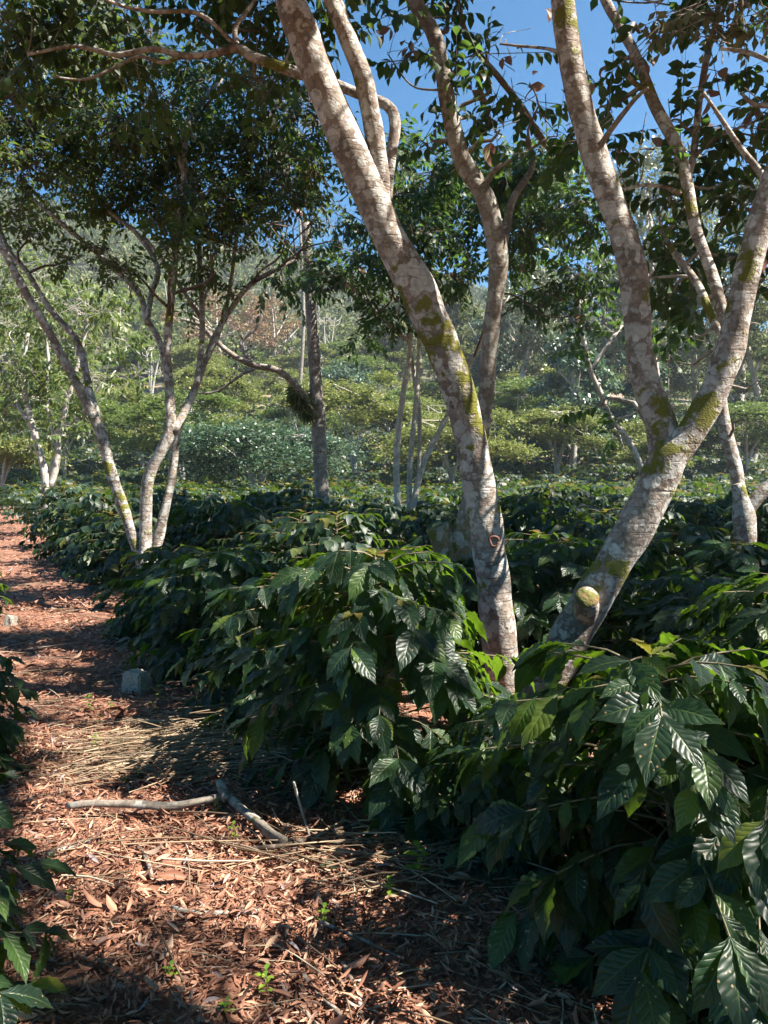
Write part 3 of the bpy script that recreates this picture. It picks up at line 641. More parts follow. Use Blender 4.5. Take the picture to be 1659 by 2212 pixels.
# --- left tree of several stems (T6)
d = 8.5
a1 = px_path([(285, 1150, 27), (240, 1020, 25), (214, 925, 25), (150, 800, 20), (105, 715, 19), (60, 640, 18), (0, 525, 17), (-60, 420, 15), (-120, 250, 11)], d, d - .6)
a2 = px_path([(313, 1170, 28), (320, 1040, 28), (350, 970, 26), (368, 925, 26), (366, 840, 20), (362, 745, 17), (372, 620, 16), (385, 500, 15), (398, 380, 14), (405, 270, 13), (440, 215, 10), (480, 170, 8)], d, d)
a3 = px_path([(342, 1160, 24), (370, 1040, 19), (380, 950, 17), (392, 900, 17)], d + .2, d + .3)
br = [px_path([(216, 935, 19), (205, 880, 17), (190, 830, 16), (168, 740, 15), (110, 670, 13), (60, 590, 12), (20, 540, 10), (-20, 450, 8)], d, d + .8),
      px_path([(366, 850, 12), (347, 745, 15), (318, 690, 14), (300, 635, 13), (240, 575, 12), (190, 530, 11), (130, 480, 10), (70, 430, 7)], d, d + .6),
      px_path([(318, 700, 12), (326, 640, 12), (340, 580, 12), (300, 510, 11), (240, 460, 9), (200, 420, 7)], d, d + .9),
      px_path([(372, 935, 20), (408, 870, 19), (440, 790, 15), (470, 715, 14), (530, 625, 12), (580, 590, 9), (640, 560, 6)], d, d + .8),
      px_path([(425, 830, 14), (436, 740, 13), (436, 650, 13), (430, 560, 12), (426, 520, 10), (370, 440, 9), (300, 360, 8), (250, 310, 6)], d, d + 1.2),
      px_path([(436, 690, 9), (390, 620, 10), (350, 560, 9), (310, 510, 7)], d + .4, d + .2),
      px_path([(440, 790, 12), (480, 700, 10), (500, 600, 9), (515, 500, 9), (560, 420, 7), (600, 350, 5)], d + .2, d + 1),
      px_path([(386, 500, 9), (440, 440, 9), (500, 400, 7), (580, 380, 5)], d, d + .5),
      px_path([(436, 655, 8), (460, 600, 8), (455, 560, 6), (490, 530, 4)], d + .5, d + .7),
      px_path([(400, 385, 9), (370, 300, 8), (330, 220, 6), (300, 150, 4)], d, d - .3)]
rows = []
for (x, y, r, k) in [(60, 260, 90, 30), (60, 360, 80, 34), (40, 450, 60, 20), (150, 230, 80, 30), (160, 330, 80, 36), (150, 420, 70, 30), (250, 270, 80, 32), (260, 370, 80, 38), (240, 450, 50, 18), (350, 260, 70, 26), (360, 350, 80, 36), (350, 440, 70, 32), (450, 250, 70, 28), (450, 340, 80, 36), (440, 430, 70, 34), (450, 500, 50, 24), (540, 300, 70, 28), (540, 390, 70, 34), (530, 470, 60, 28), (590, 540, 50, 16), (620, 330, 60, 20), (630, 420, 60, 24), (620, 490, 50, 20), (200, 150, 70, 20), (300, 130, 60, 14), (400, 160, 60, 20), (480, 150, 60, 22), (120, 120, 80, 20), (20, 150, 80, 24), (560, 220, 60, 20), (530, 540, 40, 12), (370, 520, 35, 10), (150, 560, 45, 7), (270, 590, 40, 7), (230, 540, 40, 6), (450, 590, 40, 9), (610, 600, 40, 7), (-60, 300, 120, 30), (680, 370, 45, 12), (60, 500, 30, 5), (640, 250, 45, 12), (420, 660, 25, 3), (500, 640, 22, 2), (700, 440, 45, 12), (690, 300, 45, 9), (720, 520, 40, 9), (660, 200, 40, 8), (200, 80, 60, 12), (320, 60, 50, 9), (600, 160, 40, 9)]:
    rows.append((x, y, r, k))
cl = pxc(rows, 8.9, .8, 2.0)
tree('left tree whose several thin spotted stems fan up into a dense dark canopy', [a1, a2, a3], br, M['bark'],
     [(cl, leafI, .1, 'pinnate', M['inga'], 'crown', 11, .34, True, True)], sides=14, step=.08, lump=.06, tw_mat=M['bark_dark'], limb_r=.016, name='multi_stemmed_tree')

# --- tall pole-like trunk (T7), its arching dry branch and epiphyte tuft
d = 14
p7 = px_path([(697, 1090, 34), (692, 1000, 32), (688, 900, 32), (680, 790, 29), (674, 700, 26), (668, 600, 24), (660, 480, 20)], d, d)
arch = px_path([(690, 925, 16), (665, 870, 20), (636, 830, 16), (600, 800, 15), (545, 788, 14), (500, 765, 12), (465, 735, 11), (430, 700, 9), (390, 690, 6)], d, d - .8)
arch2 = px_path([(545, 788, 11), (520, 740, 9), (560, 700, 7), (565, 640, 5)], d, d)
arch3 = px_path([(560, 790, 8), (520, 810, 7), (470, 845, 5), (420, 850, 3)], d, d)
cl = pxc([(540, 760, 45, 5), (470, 720, 45, 5), (690, 480, 60, 14), (640, 430, 50, 10), (620, 560, 50, 9), (500, 810, 40, 5)], d, .5)
r7, _, o7 = tree('tall straight pole-like tree with brown furrowed bark standing alone in the field', [p7], [arch, arch2, arch3], M['bark_pole'],
     [(cl, leafI, .1, 'pinnate', M['dark'], 'crown', 7, .35, True, False)], sides=16, step=.12, lump=.05, name='pole_like_tree')
eb = MB(); n_ = 1100; c0 = P(655, 868, d - .05)
oo = rdir(n_) * np.array([.24, .2, .24]) * rng.random(n_)[:, None] ** .4
scatter(eb, leafS, c0 + oo + (oo[:, :1] * np.array([[.0, 0, -.9]])), norm(oo + np.array([0, 0, -.25]) + rdir(n_) * .08), rdir(n_), rng.uniform(.1, .22, n_), .35)
eb.build('epiphyte_tuft', M['fern'], r7, o7)

# --- cluster of pale thin stems in the middle (T8)
d = 12.5
s1 = px_path([(862, 1125, 16), (856, 1020, 15), (862, 920, 14), (874, 830, 13), (886, 760, 12), (884, 700, 10), (860, 620, 9), (820, 540, 7)], d, d)
s2 = px_path([(888, 1110, 15), (912, 1010, 14), (945, 940, 13), (970, 890, 12), (1000, 820, 11), (1040, 740, 9), (1100, 640, 7)], d + .1, d + .1)
s3 = px_path([(884, 1105, 13), (886, 1000, 13), (896, 900, 12), (904, 800, 12), (906, 740, 11), (900, 640, 9), (930, 520, 7), (960, 420, 5)], d + .2, d + .2)
br = [px_path([(905, 1030, 8), (906, 900, 11), (893, 800, 11), (880, 720, 8)], d + .3, d + .3), px_path([(885, 740, 8), (830, 690, 8), (780, 640, 7), (740, 600, 5)], d, d - .4),
      px_path([(905, 700, 8), (980, 640, 7), (1060, 560, 7), (1150, 500, 5), (1220, 440, 4)], d, d), px_path([(900, 640, 8), (860, 540, 7), (850, 440, 6), (880, 350, 4)], d, d - .3),
      px_path([(950, 560, 7), (1010, 480, 6), (1080, 420, 5), (1160, 370, 4)], d, d - .3)]
rows = [(780, 390, 55, 12), (860, 330, 60, 22), (940, 370, 60, 26), (870, 420, 60, 24), (960, 440, 55, 22), (1010, 400, 55, 22), (1100, 390, 55, 22), (1150, 420, 55, 22), (1080, 460, 55, 22), (1190, 370, 55, 20), (1230, 440, 50, 18), (1150, 490, 55, 20), (820, 490, 55, 18), (740, 470, 50, 14), (900, 500, 55, 18), (980, 520, 45, 14), (760, 560, 55, 16), (840, 570, 50, 14), (1120, 560, 50, 14), (1210, 520, 50, 16), (1250, 600, 50, 12), (1180, 640, 45, 9), (1000, 600, 50, 9), (900, 590, 45, 10), (800, 650, 45, 10), (860, 680, 40, 7), (720, 610, 40, 8), (1270, 480, 50, 12), (1260, 680, 45, 8), (780, 720, 45, 6), (1110, 340, 35, 8), (1210, 330, 40, 9)]
rows += [(700, 330, 50, 12), (740, 270, 45, 10), (660, 430, 50, 12), (690, 560, 50, 12), (640, 540, 45, 10), (760, 320, 45, 10), (590, 600, 45, 8), (660, 620, 40, 7)]
cl = pxc(rows, 12.2, 1.0, 2.4); clp = pxc([(q[0], q[1], q[2], 1) for q in rows[::2]], 12, .6)
tree('clump of slim pale stems in mid-field, just left of the thick leaning trunk', [s1, s2, s3], br, M['bark_white'],
     [(cl, leafI, .15, 'broad', M['broad'], 'crown', 11, .42, True, True), (clp, leafB, .16, 'broad', M['pod'], 'dry_leaves', 4, .12, False, True)], sides=12, step=.12, lump=.05, tw_mat=M['bark_dark'], name='slim_stemmed_tree')

# --- low forked tree at the right edge (T5)
d = 9
p5 = px_path([(1610, 1240, 44), (1610, 1180, 44), (1608, 1120, 50), (1600, 1075, 34), (1592, 1045, 30)], d, d)
br = [px_path([(1604, 1100, 30), (1596, 1050, 28), (1585, 1000, 32), (1572, 950, 30), (1560, 880, 26), (1555, 800, 22), (1600, 700, 18), (1640, 560, 14), (1650, 420, 9)], d + .1, d + .4),
      px_path([(1612, 1110, 30), (1640, 1070, 32), (1680, 1035, 30), (1740, 960, 26), (1800, 800, 20), (1860, 600, 14)], d, d)]
cl = pxc([(1640, 700, 60, 14), (1600, 620, 50, 12), (1640, 540, 60, 14), (1660, 440, 60, 14), (1760, 700, 120, 30), (1860, 560, 150, 40), (1780, 420, 130, 30), (1590, 760, 40, 6), (1640, 820, 40, 5), (1610, 905, 25, 2), (1640, 360, 50, 10)], d, .5)
tree('low forked tree with a stout spotted trunk at the right edge of the picture', [p5], br, M['bark'],
     [(cl, leafB, .17, 'broad', M['broad'], 'crown', 7, .32, True, True)], sides=18, step=.07, lump=.05, tw_mat=M['bark_grey'], name='low_forked_tree')

# --- slim tree behind the forked trunk (T10)
d = 16
p10 = px_path([(1402, 1062, 15), (1385, 1010, 15), (1370, 975, 14), (1345, 935, 13), (1315, 895, 12), (1298, 850, 12), (1275, 800, 12), (1262, 740, 11), (1250, 690, 9), (1255, 600, 7)], d, d)
br = [px_path([(1408, 1065, 12), (1412, 980, 12), (1412, 900, 11), (1420, 800, 9), (1400, 700, 7), (1430, 600, 5)], d + .2, d + .5), px_path([(1275, 800, 8), (1330, 720, 8), (1380, 660, 6)], d, d + 1)]
cl = pxc([(1250, 740, 40, 8), (1290, 640, 50, 8), (1340, 700, 45, 7), (1420, 700, 50, 9), (1440, 740, 40, 7), (1330, 930, 35, 4), (1420, 850, 35, 4), (1300, 560, 45, 7)], d, .6)
tree('slim pale tree behind the forked trunk, its stem kinked like an elbow', [p10], br, M['bark_white'],
     [(cl, leafB, .2, 'broad', M['broad'], 'crown', 7, .38, True, False)], sides=10, step=.15, lump=.06, name='slim_kinked_tree')

# --- whitish tree far left (T9)
d = 18
p9 = px_path([(104, 1110, 26), (102, 1050, 26), (92, 1000, 16), (78, 950, 15), (60, 880, 13), (50, 800, 10), (60, 720, 7)], d, d)
br = [px_path([(108, 1055, 20), (122, 1000, 14), (130, 930, 12), (148, 860, 11), (170, 780, 9), (190, 700, 6)], d, d), px_path([(104, 1050, 14), (118, 960, 9), (100, 860, 9), (105, 780, 7), (90, 680, 5)], d, d + .4),
      px_path([(130, 930, 8), (180, 890, 8), (210, 840, 6), (250, 800, 4)], d, d), px_path([(78, 940, 8), (30, 860, 8), (0, 780, 6)], d, d + .5)]
rows = [(30, 620, 60, 26), (100, 640, 60, 28), (170, 660, 60, 26), (40, 700, 60, 26), (110, 720, 50, 20), (20, 790, 55, 24), (90, 800, 50, 20), (50, 860, 50, 20), (230, 690, 50, 18), (250, 740, 45, 14), (200, 750, 40, 12), (150, 860, 45, 15), (190, 820, 45, 14), (10, 900, 40, 12), (120, 930, 40, 12), (80, 590, 50, 18), (240, 640, 40, 10), (-40, 700, 80, 24), (270, 820, 35, 8), (60, 960, 35, 8), (190, 900, 30, 6)]
tree('whitish forked tree at the far left end of the path with bright green foliage', [p9], br, M['bark_white'],
     [(pxc(rows, 18.3, 1.0, 1.2), leafI, .18, 'broad', M['bright'], 'crown', 11, .55, True, False)], sides=10, step=.15, lump=.06, name='whitish_tree')

# --- unseen trees added right of the picture, crowns shaped to throw the dappled shade
ADDED_TREES = [(6.6, -.4, 6.4, 'nearest'), (7.6, 3.2, 7.0, 'second nearest'), (9.4, 6.8, 7.4, 'third nearest'), (12.0, 10.2, 7.6, 'farthest'), (5.0, -4.0, 6.4, 'hindmost')]
pool = [[] for _ in ADDED_TREES]
for gx in np.arange(-6.5, 6.5, .62):
    for gy in np.arange(.6, 17, .62):
        tx, ty = gx + rng.normal() * .2, gy + rng.normal() * .2
        if abs(tx) > .58 * ty + 1.3: continue
        wob = math.sin(tx * 1.7 + 1) * math.sin(ty * 1.1 + tx * .6)
        if rng.random() > (.98 if ty < 7.5 else .8 + .3 * wob if ty < 12.5 else .42 + .5 * wob): continue
        zt = .3 if ty < 7 else .8
        for _ in range(14):
            zz = rng.uniform(4.3, 9.2); c = np.array([tx, ty, zt]) + S * ((zz - zt) / S[2]); u, v, dd = proj(c)
            if dd[0] > .3 and -90 < u[0] < 1659 + 90 and -110 < v[0] < 2300: continue
            if np.linalg.norm(c - C0) < 2.6: continue
            k = int(np.argmin([math.hypot(c[0] - q[0], c[1] - q[1]) for q in ADDED_TREES])); pool[k].append((*c, rng.uniform(.42, .6), 34)); break
for _ in range(500):  # extra unseen clumps overhead, added to dim the fill light from the sky
    c = np.array([rng.uniform(-6, 7.5), rng.uniform(-4.5, 3), rng.uniform(4.6, 8)]); u, v, dd = proj(c)
    if dd[0] > .1 and -90 < u[0] < 1659 + 90 and -140 < v[0] < 2300: continue
    if c[0] < 0 and c[1] > 5: continue
    k = int(np.argmin([math.hypot(c[0] - q[0], c[1] - q[1]) for q in ADDED_TREES])); pool[k].append((*c, rng.uniform(.4, .6), 14))
for (x, y, h, nm_), cls in zip(ADDED_TREES, pool):
    z0 = float(gz(x, y)); base = [(x, y, z0 - .05, .17), (x + .1, y, z0 + 1.2, .14), (x - .1, y + .2, z0 + h * .45, .11), (x - .2, y + .1, z0 + h * .75, .07)]
    brs = []
    for k in range(7):
        a_ = 1.6 + k * .5; e = np.array([x + math.cos(a_) * 2.6, y + math.sin(a_) * 2.6, z0 + h * rng.uniform(.75, 1.0)])
        brs.append([(x - .1, y + .1, z0 + h * .4, .08), (x + math.cos(a_) * 1.0, y + math.sin(a_) * 1.0, z0 + h * .62, .06), (*e, .03)])
    tree('unseen broad-leaved tree added right of the picture to cast shade, %s of its row' % nm_, [base], brs, M['bark'], [(cls, leafS, .18, 'broad', M['broad'], 'crown', 7, .34, False, True)], sides=14, step=.15, lump=.05, ground_it=False, limb_r=.03)

# ------------------------------------------------------------------ small umbrella trees on the terraces
leafU = leafD
def umbrella_tree(px, d, h, r, label, mt, n_=5):
    x = (px - CX) / F * d; y = d; z0 = float(gz(x, y)); org = np.array([x, y, z0]); g = rng
    root = empty('umbrella_tree', org, label, 'tree', 'umbrella-shaped trees on the terraces')
    tb = MB(); ends = []
    tube(tb, [(x, y, z0 - .1, .11), (x + .1, y, z0 + h * .2, .09), (x, y, z0 + h * .35, .08)], 7, .3)
    for k in range(n_):
        a_ = k * 6.28 / n_ + g.uniform(0, .8); e = np.array([x + math.cos(a_) * r * .7, y + math.sin(a_) * r * .7, z0 + h * .86])
        tube(tb, [(x, y, z0 + h * g.uniform(.12, .33), .07), (x + math.cos(a_) * r * .25, y + math.sin(a_) * r * .25, z0 + h * .55, .055), (*e, .02)], 6, .3, .05); ends.append(e)
    cb = MB(); npad = int(g.integers(12, 19))
    for q_ in range(npad):
        a_ = q_ * 2.4 + g.uniform(-.4, .4); q = r * (.15 + .85 * math.sqrt((q_ + .5) / npad)); R0 = g.uniform(.6, 1.25) * r / 3
        pc = np.array([x + math.cos(a_) * q, y + math.sin(a_) * q, z0 + h * (g.uniform(.6, 1.04) - .2 * (q / r) ** 2)])
        tilt = np.array([math.cos(a_), math.sin(a_)]) * g.uniform(-.05, .3)
        k = int(230 * R0 * R0) + 50; o2_ = g.normal(size=(k, 3)) * np.array([R0 * .62, R0 * .62, .16])
        o2_[:, 2] -= o2_[:, 0] * tilt[0] + o2_[:, 1] * tilt[1]
        # feathery twigs: short strings of leaflets
        pp = np.repeat(pc + o2_, 5, 0); dv = np.repeat(norm(g.normal(size=(k, 3)) * np.array([1, 1, .25])), 5, 0)
        pp = pp + dv * np.tile(np.linspace(0, .34, 5), k)[:, None]
        scatter(cb, leafU, pp, norm(g.normal(size=(k * 5, 3)) * np.array([1, 1, .4])), np.array([0, 0, 1.]) + g.normal(size=(k * 5, 3)) * .5, g.uniform(.1, .22, k * 5) * (d / 50) ** .5)
        tube(tb, [(*ends[q_ % n_], .025), (*((ends[q_ % n_] + pc) / 2 + np.array([0, 0, -.05])), .02), (*pc, .01)], 4, .3, cap=False)
    tb.build('trunk', M['bark_white'], root, org)
    cb.build('crown', mt, root, org)
ul = [(560, 30, 3.3, 3.0)]
for k in range(60):
    d = 36 + 64 * ((k + rng.random()) / 60) ** .85; px = (k * 0.618 % 1) * 1720 - 30 + rng.normal() * 25
    ul.append((px, d, rng.uniform(3.4, 7.2), rng.uniform(2.0, 3.4)))
def side_of(px):
    return ('behind the whitish far-left tree' if px < 260 else 'behind the left multi-stemmed tree' if px < 480 else 'left of the pole-like trunk' if px < 690 else
            'between the pole-like trunk and the thick leaning trunk' if px < 1010 else 'in the gap between the two big leaning trunks' if px < 1400 else 'right of the forked trunk')
for i, (px, d, h, r) in enumerate(ul):
    row_ = 'front row' if d < 48 else 'second row' if d < 64 else 'third row' if d < 80 else 'rearmost row'
    lb = 'dark blue-green umbrella tree, nearest of them, left of the tall pole-like trunk' if i == 0 else 'umbrella tree in the %s, %s' % (row_, side_of(px))
    umbrella_tree(px, d, h, r, lb, M['bluegreen'] if i == 0 else M['umbrella'] if i % 3 else M['bright'])

# ------------------------------------------------------------------ large forest trees behind
def big_tree(px, d, top, rpx, mt, label, leaf=.32, dens=1.0, low=.3, bark='bark_white', fork=3, name='forest_tree', tk=1.0):
    g = rng; x = (px - CX) / F * d; y = d; z0 = float(gz(x, y)); zt = CAMZ + (HZ - top) / F * d; h = max(4, zt - z0); r = rpx / F * d
    org = np.array([x, y, z0]); root = empty(name, org, label, 'tree', 'large trees at the forest edge')
    tb = MB(); tr = (.012 * h + .08) * tk
    tube(tb, [(x, y, z0 - .2, tr * 1.2), (x + g.normal() * .3, y, z0 + h * .3, tr), (x + g.normal() * .5, y, z0 + h * .6, tr * .7), (x + g.normal() * .5, y, z0 + h * .85, tr * .3)], 8, .6, .05)
    for k in range(fork + 3):
        a_ = k * 6.28 / (fork + 3) + g.uniform(0, .8); zz = g.uniform(low, .6)
        tube(tb, [(x, y, z0 + h * zz, tr * .5), (x + math.cos(a_) * r * .4, y + math.sin(a_) * r * .4, z0 + h * (zz + .12), tr * .35), (x + math.cos(a_) * r * .8, y + math.sin(a_) * r * .8, z0 + h * min(.9, zz + .26), tr * .12)], 6, .6)
    tb.build('trunk', M[bark], root, org)
    k = int(34 * dens); cb = MB()
    u = rdir(k, g); rad = g.uniform(.45, 1.0, k)[:, None]
    hz = h * (1 - low) / 2; c = np.array([x, y, z0 + h - hz]) + u * rad * np.array([r, r, hz])
    cr = g.uniform(.2, .38, k) * min(r, hz)
    m_ = int(150 * (.32 / leaf) ** .6); v = rdir(k * m_, g) * (g.random((k * m_, 1)) ** .35); v[:, 2] = np.where(v[:, 2] < 0, v[:, 2] * .5, v[:, 2])
    pp = np.repeat(c, m_, 0) + v * np.repeat(cr, m_)[:, None]
    scatter(cb, leafD, pp, norm(v + rdir(k * m_, g) * .8 + np.array([0, 0, -.5])), v + np.array([0, 0, .7]) + rdir(k * m_, g) * .6, g.uniform(.6, 1.3, k * m_) * leaf)
    cb.build('crown', mt, root, org)
big_tree(1400, 58, 300, 130, M['pale'], 'tall pale-crowned tree rising above the forked trunk', .34, 1.9, .25)
big_tree(1580, 60, 330, 130, M['pale'], 'tall pale-crowned tree at the far right behind the forked tree', .34, 1.8, .25)
big_tree(1235, 48, 700, 90, M['bluegreen'], 'round blue-green tree in the gap between the two big leaning trunks', .3, 1.3, .12)
big_tree(745, 74, 775, 78, M['bluegreen'], 'rounded blue-green tree just right of the tall pole-like trunk', .36, 1.2, .1)
big_tree(1130, 66, 560, 85, M['pale'], 'grey-green tree with a bare leaning bole right of the thick leaning trunk', .34, 1.2, .35)
big_tree(960, 84, 620, 80, M['forest'], 'hazy forest tree seen just right of the slim pale stems', .4, 1.1, .3)
big_tree(1300, 70, 520, 90, M['dark'], 'dark vine-draped tree behind the left arm of the forked tree', .36, 1.6, .05, 'bark_dark')
big_tree(1200, 78, 560, 80, M['dark'], 'dark vine-draped tree filling the gap between the big trunks', .36, 1.5, .05, 'bark_dark')
big_tree(1500, 66, 560, 90, M['pale'], 'pale-leaved tree seen through the fork of the Y-shaped trunk', .34, 1.3, .15)
big_tree(1620, 56, 620, 85, M['forest'], 'green tree behind the low forked tree at the right edge', .32, 1.4, .1)
big_tree(1050, 76, 640, 60, M['bluegreen'], 'blue-green tree partly hidden behind the slender grey trunk', .36, 1.1, .15)
big_tree(860, 92, 640, 60, M['forest'], 'hazy forest tree left of the slim pale stems', .4, 1.0, .35)
big_tree(480, 90, 620, 110, M['rusty'], 'tree with sparse rusty brown foliage seen through the left multi-stemmed tree', .3, .6, .35)
big_tree(600, 96, 640, 80, M['rusty'], 'smaller tree with rusty brown foliage left of the pole-like trunk', .3, .6, .35)
big_tree(640, 70, 150, 60, M['rusty'], 'tall thin tree whose purplish brown top shows against the sky', .25, .5, .6, 'bark_grey', tk=.35)
big_tree(640, 105, 700, 60, M['forest'], 'pale-stemmed forest tree on the slope behind the pole-like trunk', .4, .7, .4)
big_tree(1380, 50, 760, 60, M['bluegreen'], 'dark green tree just left of the fork of the Y-shaped trunk', .28, 1.1, .1)
def bare_tree(px, d, base_top, label):
    g = rng; x = (px - CX) / F * d; z0 = float(gz(x, d)); h = CAMZ + (HZ - base_top) / F * d - z0; org = np.array([x, d, z0]); tb = MB()
    root = empty('bare_tree', org, label, 'tree', 'bare pale trees on the slope')
    for k in range(3):
        lean = (k - 1) * .13 * h + g.normal() * .2
        q = tube(tb, [(x, d, z0 - .1, .16), (x + lean * .3, d, z0 + h * .4, .13), (x + lean * .7, d, z0 + h * .75, .09), (x + lean, d, z0 + h, .03)], 6, .5, .04)
        for s_ in range(7):
            i = int(len(q) * g.uniform(.45, .95)); b0 = q[i, :3]; sg = g.choice([-1, 1]); e = b0 + np.array([sg * h * g.uniform(.05, .12), g.normal() * .4, h * g.uniform(.08, .18)])
            tube(tb, [(*b0, .05), (*((b0 + e) / 2 + np.array([sg * .2, 0, -.1])), .04), (*e, .015)], 5, .5)
    tb.build('trunk', M['bark_white'], root, org)
bare_tree(705, 98, 690, 'bare white many-stemmed tree just right of the pole-like trunk')
bare_tree(540, 100, 720, 'bare white tree on the slope left of the pole-like trunk')
bare_tree(1090, 84, 700, 'bare white tree between the two big leaning trunks')
bare_tree(330, 84, 760, 'bare white tree seen between the stems of the left multi-stemmed tree')
# pale leafless post-like stems on the terrace

# ------------------------------------------------------------------ forest covering the hills (one mass)
ma, mt_ = MB(), MB(); nT = 0
g = rng
for dcur in np.arange(98, 300, 5.2):
    wdt = dcur * .56 + 12
    for x in np.arange(-wdt, wdt, 5.0):
        xx = x + g.normal() * 1.5; yy = dcur + g.normal() * 1.6
        z0 = float(gz(xx, yy)); h = g.uniform(5, 10.5) * (1 + .4 * (g.random() < .1)); r = g.uniform(2.0, 3.4)
        k = 5; u = rdir(k, g); c = np.array([xx, yy, z0 + h * .62]) + u * np.array([r * .6, r * .6, h * .25])
        m_ = 34 if yy < 170 else 24
        v = rdir(k * m_, g) * g.random((k * m_, 1)) ** .3; v[:, 2] = np.abs(v[:, 2]) * .9 - .15
        pp = np.repeat(c, m_, 0) + v * r * .62
        scatter(ma, leafD, pp, norm(v + rdir(k * m_, g)), v + np.array([0, 0, .7]) + rdir(k * m_, g) * .5, g.uniform(.5, 1.2, k * m_) * (.85 if yy < 170 else 1.1))
        if g.random() < .16:
            tube(mt_, [(xx, yy, z0, .14), (xx + g.normal() * .5, yy - r * .5, z0 + h * .6, .1), (xx + g.normal(), yy - r * .6, z0 + h * 1.0, .04)], 4, 3, cap=False)
fo = tag(ma.build('hillside_forest', M['forest']), kind='stuff'); mt_.build('pale_trunks', M['bark_white'], fo)

# ------------------------------------------------------------------ litter of dry leaves on the path
chip = leaf_tpl(2, 4, .3, 0, .12, 0, 'tip', 1.5); wide = leaf_tpl(4, 6, .42, .1, .25, .03, 'tip', 1.2)
lb = MB()
def ground_pts(n_, y0, y1, pw=1.0):
    y = y0 + (y1 - y0) * rng.random(n_) ** pw; lo_ = np.maximum(-.53 * y - .4, -.57 * y - 1.3); x = lo_ + (np.minimum(.54 * y + .3, 2.9 - .35 * y + .3 * (y < 3)) - lo_) * rng.random(n_)
    return x, y
def lay(n_, y0, y1, L0, L1, tpl, lift=.014, tilt=.22, pw=1.0, ws=None):
    x, y = ground_pts(n_, y0, y1, pw); z = gz(x, y) + rng.random(n_) * lift + .003; a_ = rng.uniform(0, 6.3, n_)
    ax = np.stack([np.cos(a_), np.sin(a_), rng.normal(size=n_) * tilt], -1); up = np.array([0, 0, 1.]) + rng.normal(size=(n_, 3)) * .35
    up[rng.random(n_) < .4] *= -1
    L = L0 + (L1 - L0) * rng.random(n_) ** 2.2
    scatter(lb, tpl, np.stack([x, y, z + .01], -1), ax, up, L, rng.uniform(.55, 1.25, n_) if ws is None else ws)
lay(55000, 1.7, 4.6, .012, .072, chip, .02, .3); lay(20000, 4.0, 9, .03, .1, chip, pw=1.3); lay(9000, 8.5, 26, .06, .16, chip, pw=1.4)
lay(550, 1.7, 5, .07, .15, wide, .02, .3); lay(250, 5, 12, .1, .16, wide, .02, .3)
tag(lb.build('leaf_litter', M['litter']), kind='stuff')
# scattered thin twigs and the straw-coloured heap
tb = MB()
def sticks(n_, fx, L0, L1, r0, r1, zf):
    for i in range(n_):
        x, y, a_ = fx(); L = rng.uniform(L0, L1); z = float(gz(x, y)) + zf(x, y); dv = np.array([math.cos(a_), math.sin(a_), rng.normal() * .07]) * L / 2
        c = np.array([x, y, z]); b_ = rng.normal(size=3) * L * .05; b_[2] = abs(b_[2]) * .4; r = rng.uniform(r0, r1)
        tube(tb, [(*(c - dv), r), (*(c + b_), r), (*(c + dv), r * .7)], 4, L / 3, cap=False)
def fxr(y0, y1):
    def f():
        x, y = ground_pts(1, y0, y1); return float(x[0]), float(y[0]), rng.normal() * .7 + (0 if rng.random() < .5 else 2.8)
    return f
sticks(650, fxr(1.8, 6), .08, .4, .0012, .0035, lambda x, y: .03)
sticks(300, fxr(5, 13), .12, .5, .002, .004, lambda x, y: .03)
hc = G(430, 1625)
def heap():
    x = hc[0] + rng.normal() * .34; y = hc[1] + rng.normal() * .24 + .12 * (x - hc[0]); return x, y, rng.normal() * .38 + .35
def heap2():
    c = G(590, 1600); return c[0] + rng.normal() * .22, c[1] + rng.normal() * .2, rng.normal() * .8 + .2
sticks(800, heap, .12, .5, .0014, .0032, lambda x, y: .03 + .07 * rng.random() * math.exp(-((x - hc[0]) ** 2 + (y - hc[1]) ** 2) / .25))
sticks(260, heap2, .15, .55, .0015, .0035, lambda x, y: .03 + .14 * rng.random())
def heap3():
    c = G(790, 1850); return c[0] + rng.normal() * .5, c[1] + rng.normal() * .14, rng.normal() * .5
sticks(70, heap3, .2, .7, .002, .0045, lambda x, y: .03 + .02 * rng.random())
tag(tb.build('dry_twigs', M['straw']), kind='stuff')

# ------------------------------------------------------------------ fallen branches, long sticks
def fallen(name, label, rows, mt, extra=(), group=None, lump=.16, cat='branch'):
    def conv(rs): return [(*(G(q[0], q[1], q[3] if len(q) > 3 else .03)), q[2] / F * G(q[0], q[1])[1] / 2) for q in rs]
    mb = MB(); p = conv(rows); tube(mb, p, 12, .03, lump)
    for e in extra: tube(mb, conv(e), 10, .03, lump)
    org = np.array(p[len(p) // 2][:3]); org[2] = 0
    o = mb.build(name, mt, None, org); o.location = org; tag(o, label, cat, group); return o
fallen('fallen_branch', 'lichen-covered fallen branch bent in a Y, lying across the path in the foreground',
       [(145, 1742, 13, .05), (200, 1736, 15, .07), (290, 1738, 17, .08), (370, 1742, 17, .085), (430, 1732, 17, .09), (490, 1722, 19, .09), (530, 1755, 20, .08), (575, 1792, 20, .06), (618, 1818, 18, .03)], M['bark_grey'],
       [[(492, 1728, 20, .09), (482, 1705, 17, .12), (473, 1686, 13, .14)]])
fallen('fallen_stick', 'pale stick with white lichen lying at the lower left of the path', [(103, 1848, 11), (150, 1828, 13), (198, 1815, 12)], M['bark_grey'], group='sticks on the path')
fallen('fallen_stick', 'long thin brown stick running right from the end of the Y-shaped fallen branch', [(520, 1835, 8), (620, 1825, 11), (700, 1800, 8), (780, 1775, 6)], M['bark_dark'], group='sticks on the path')
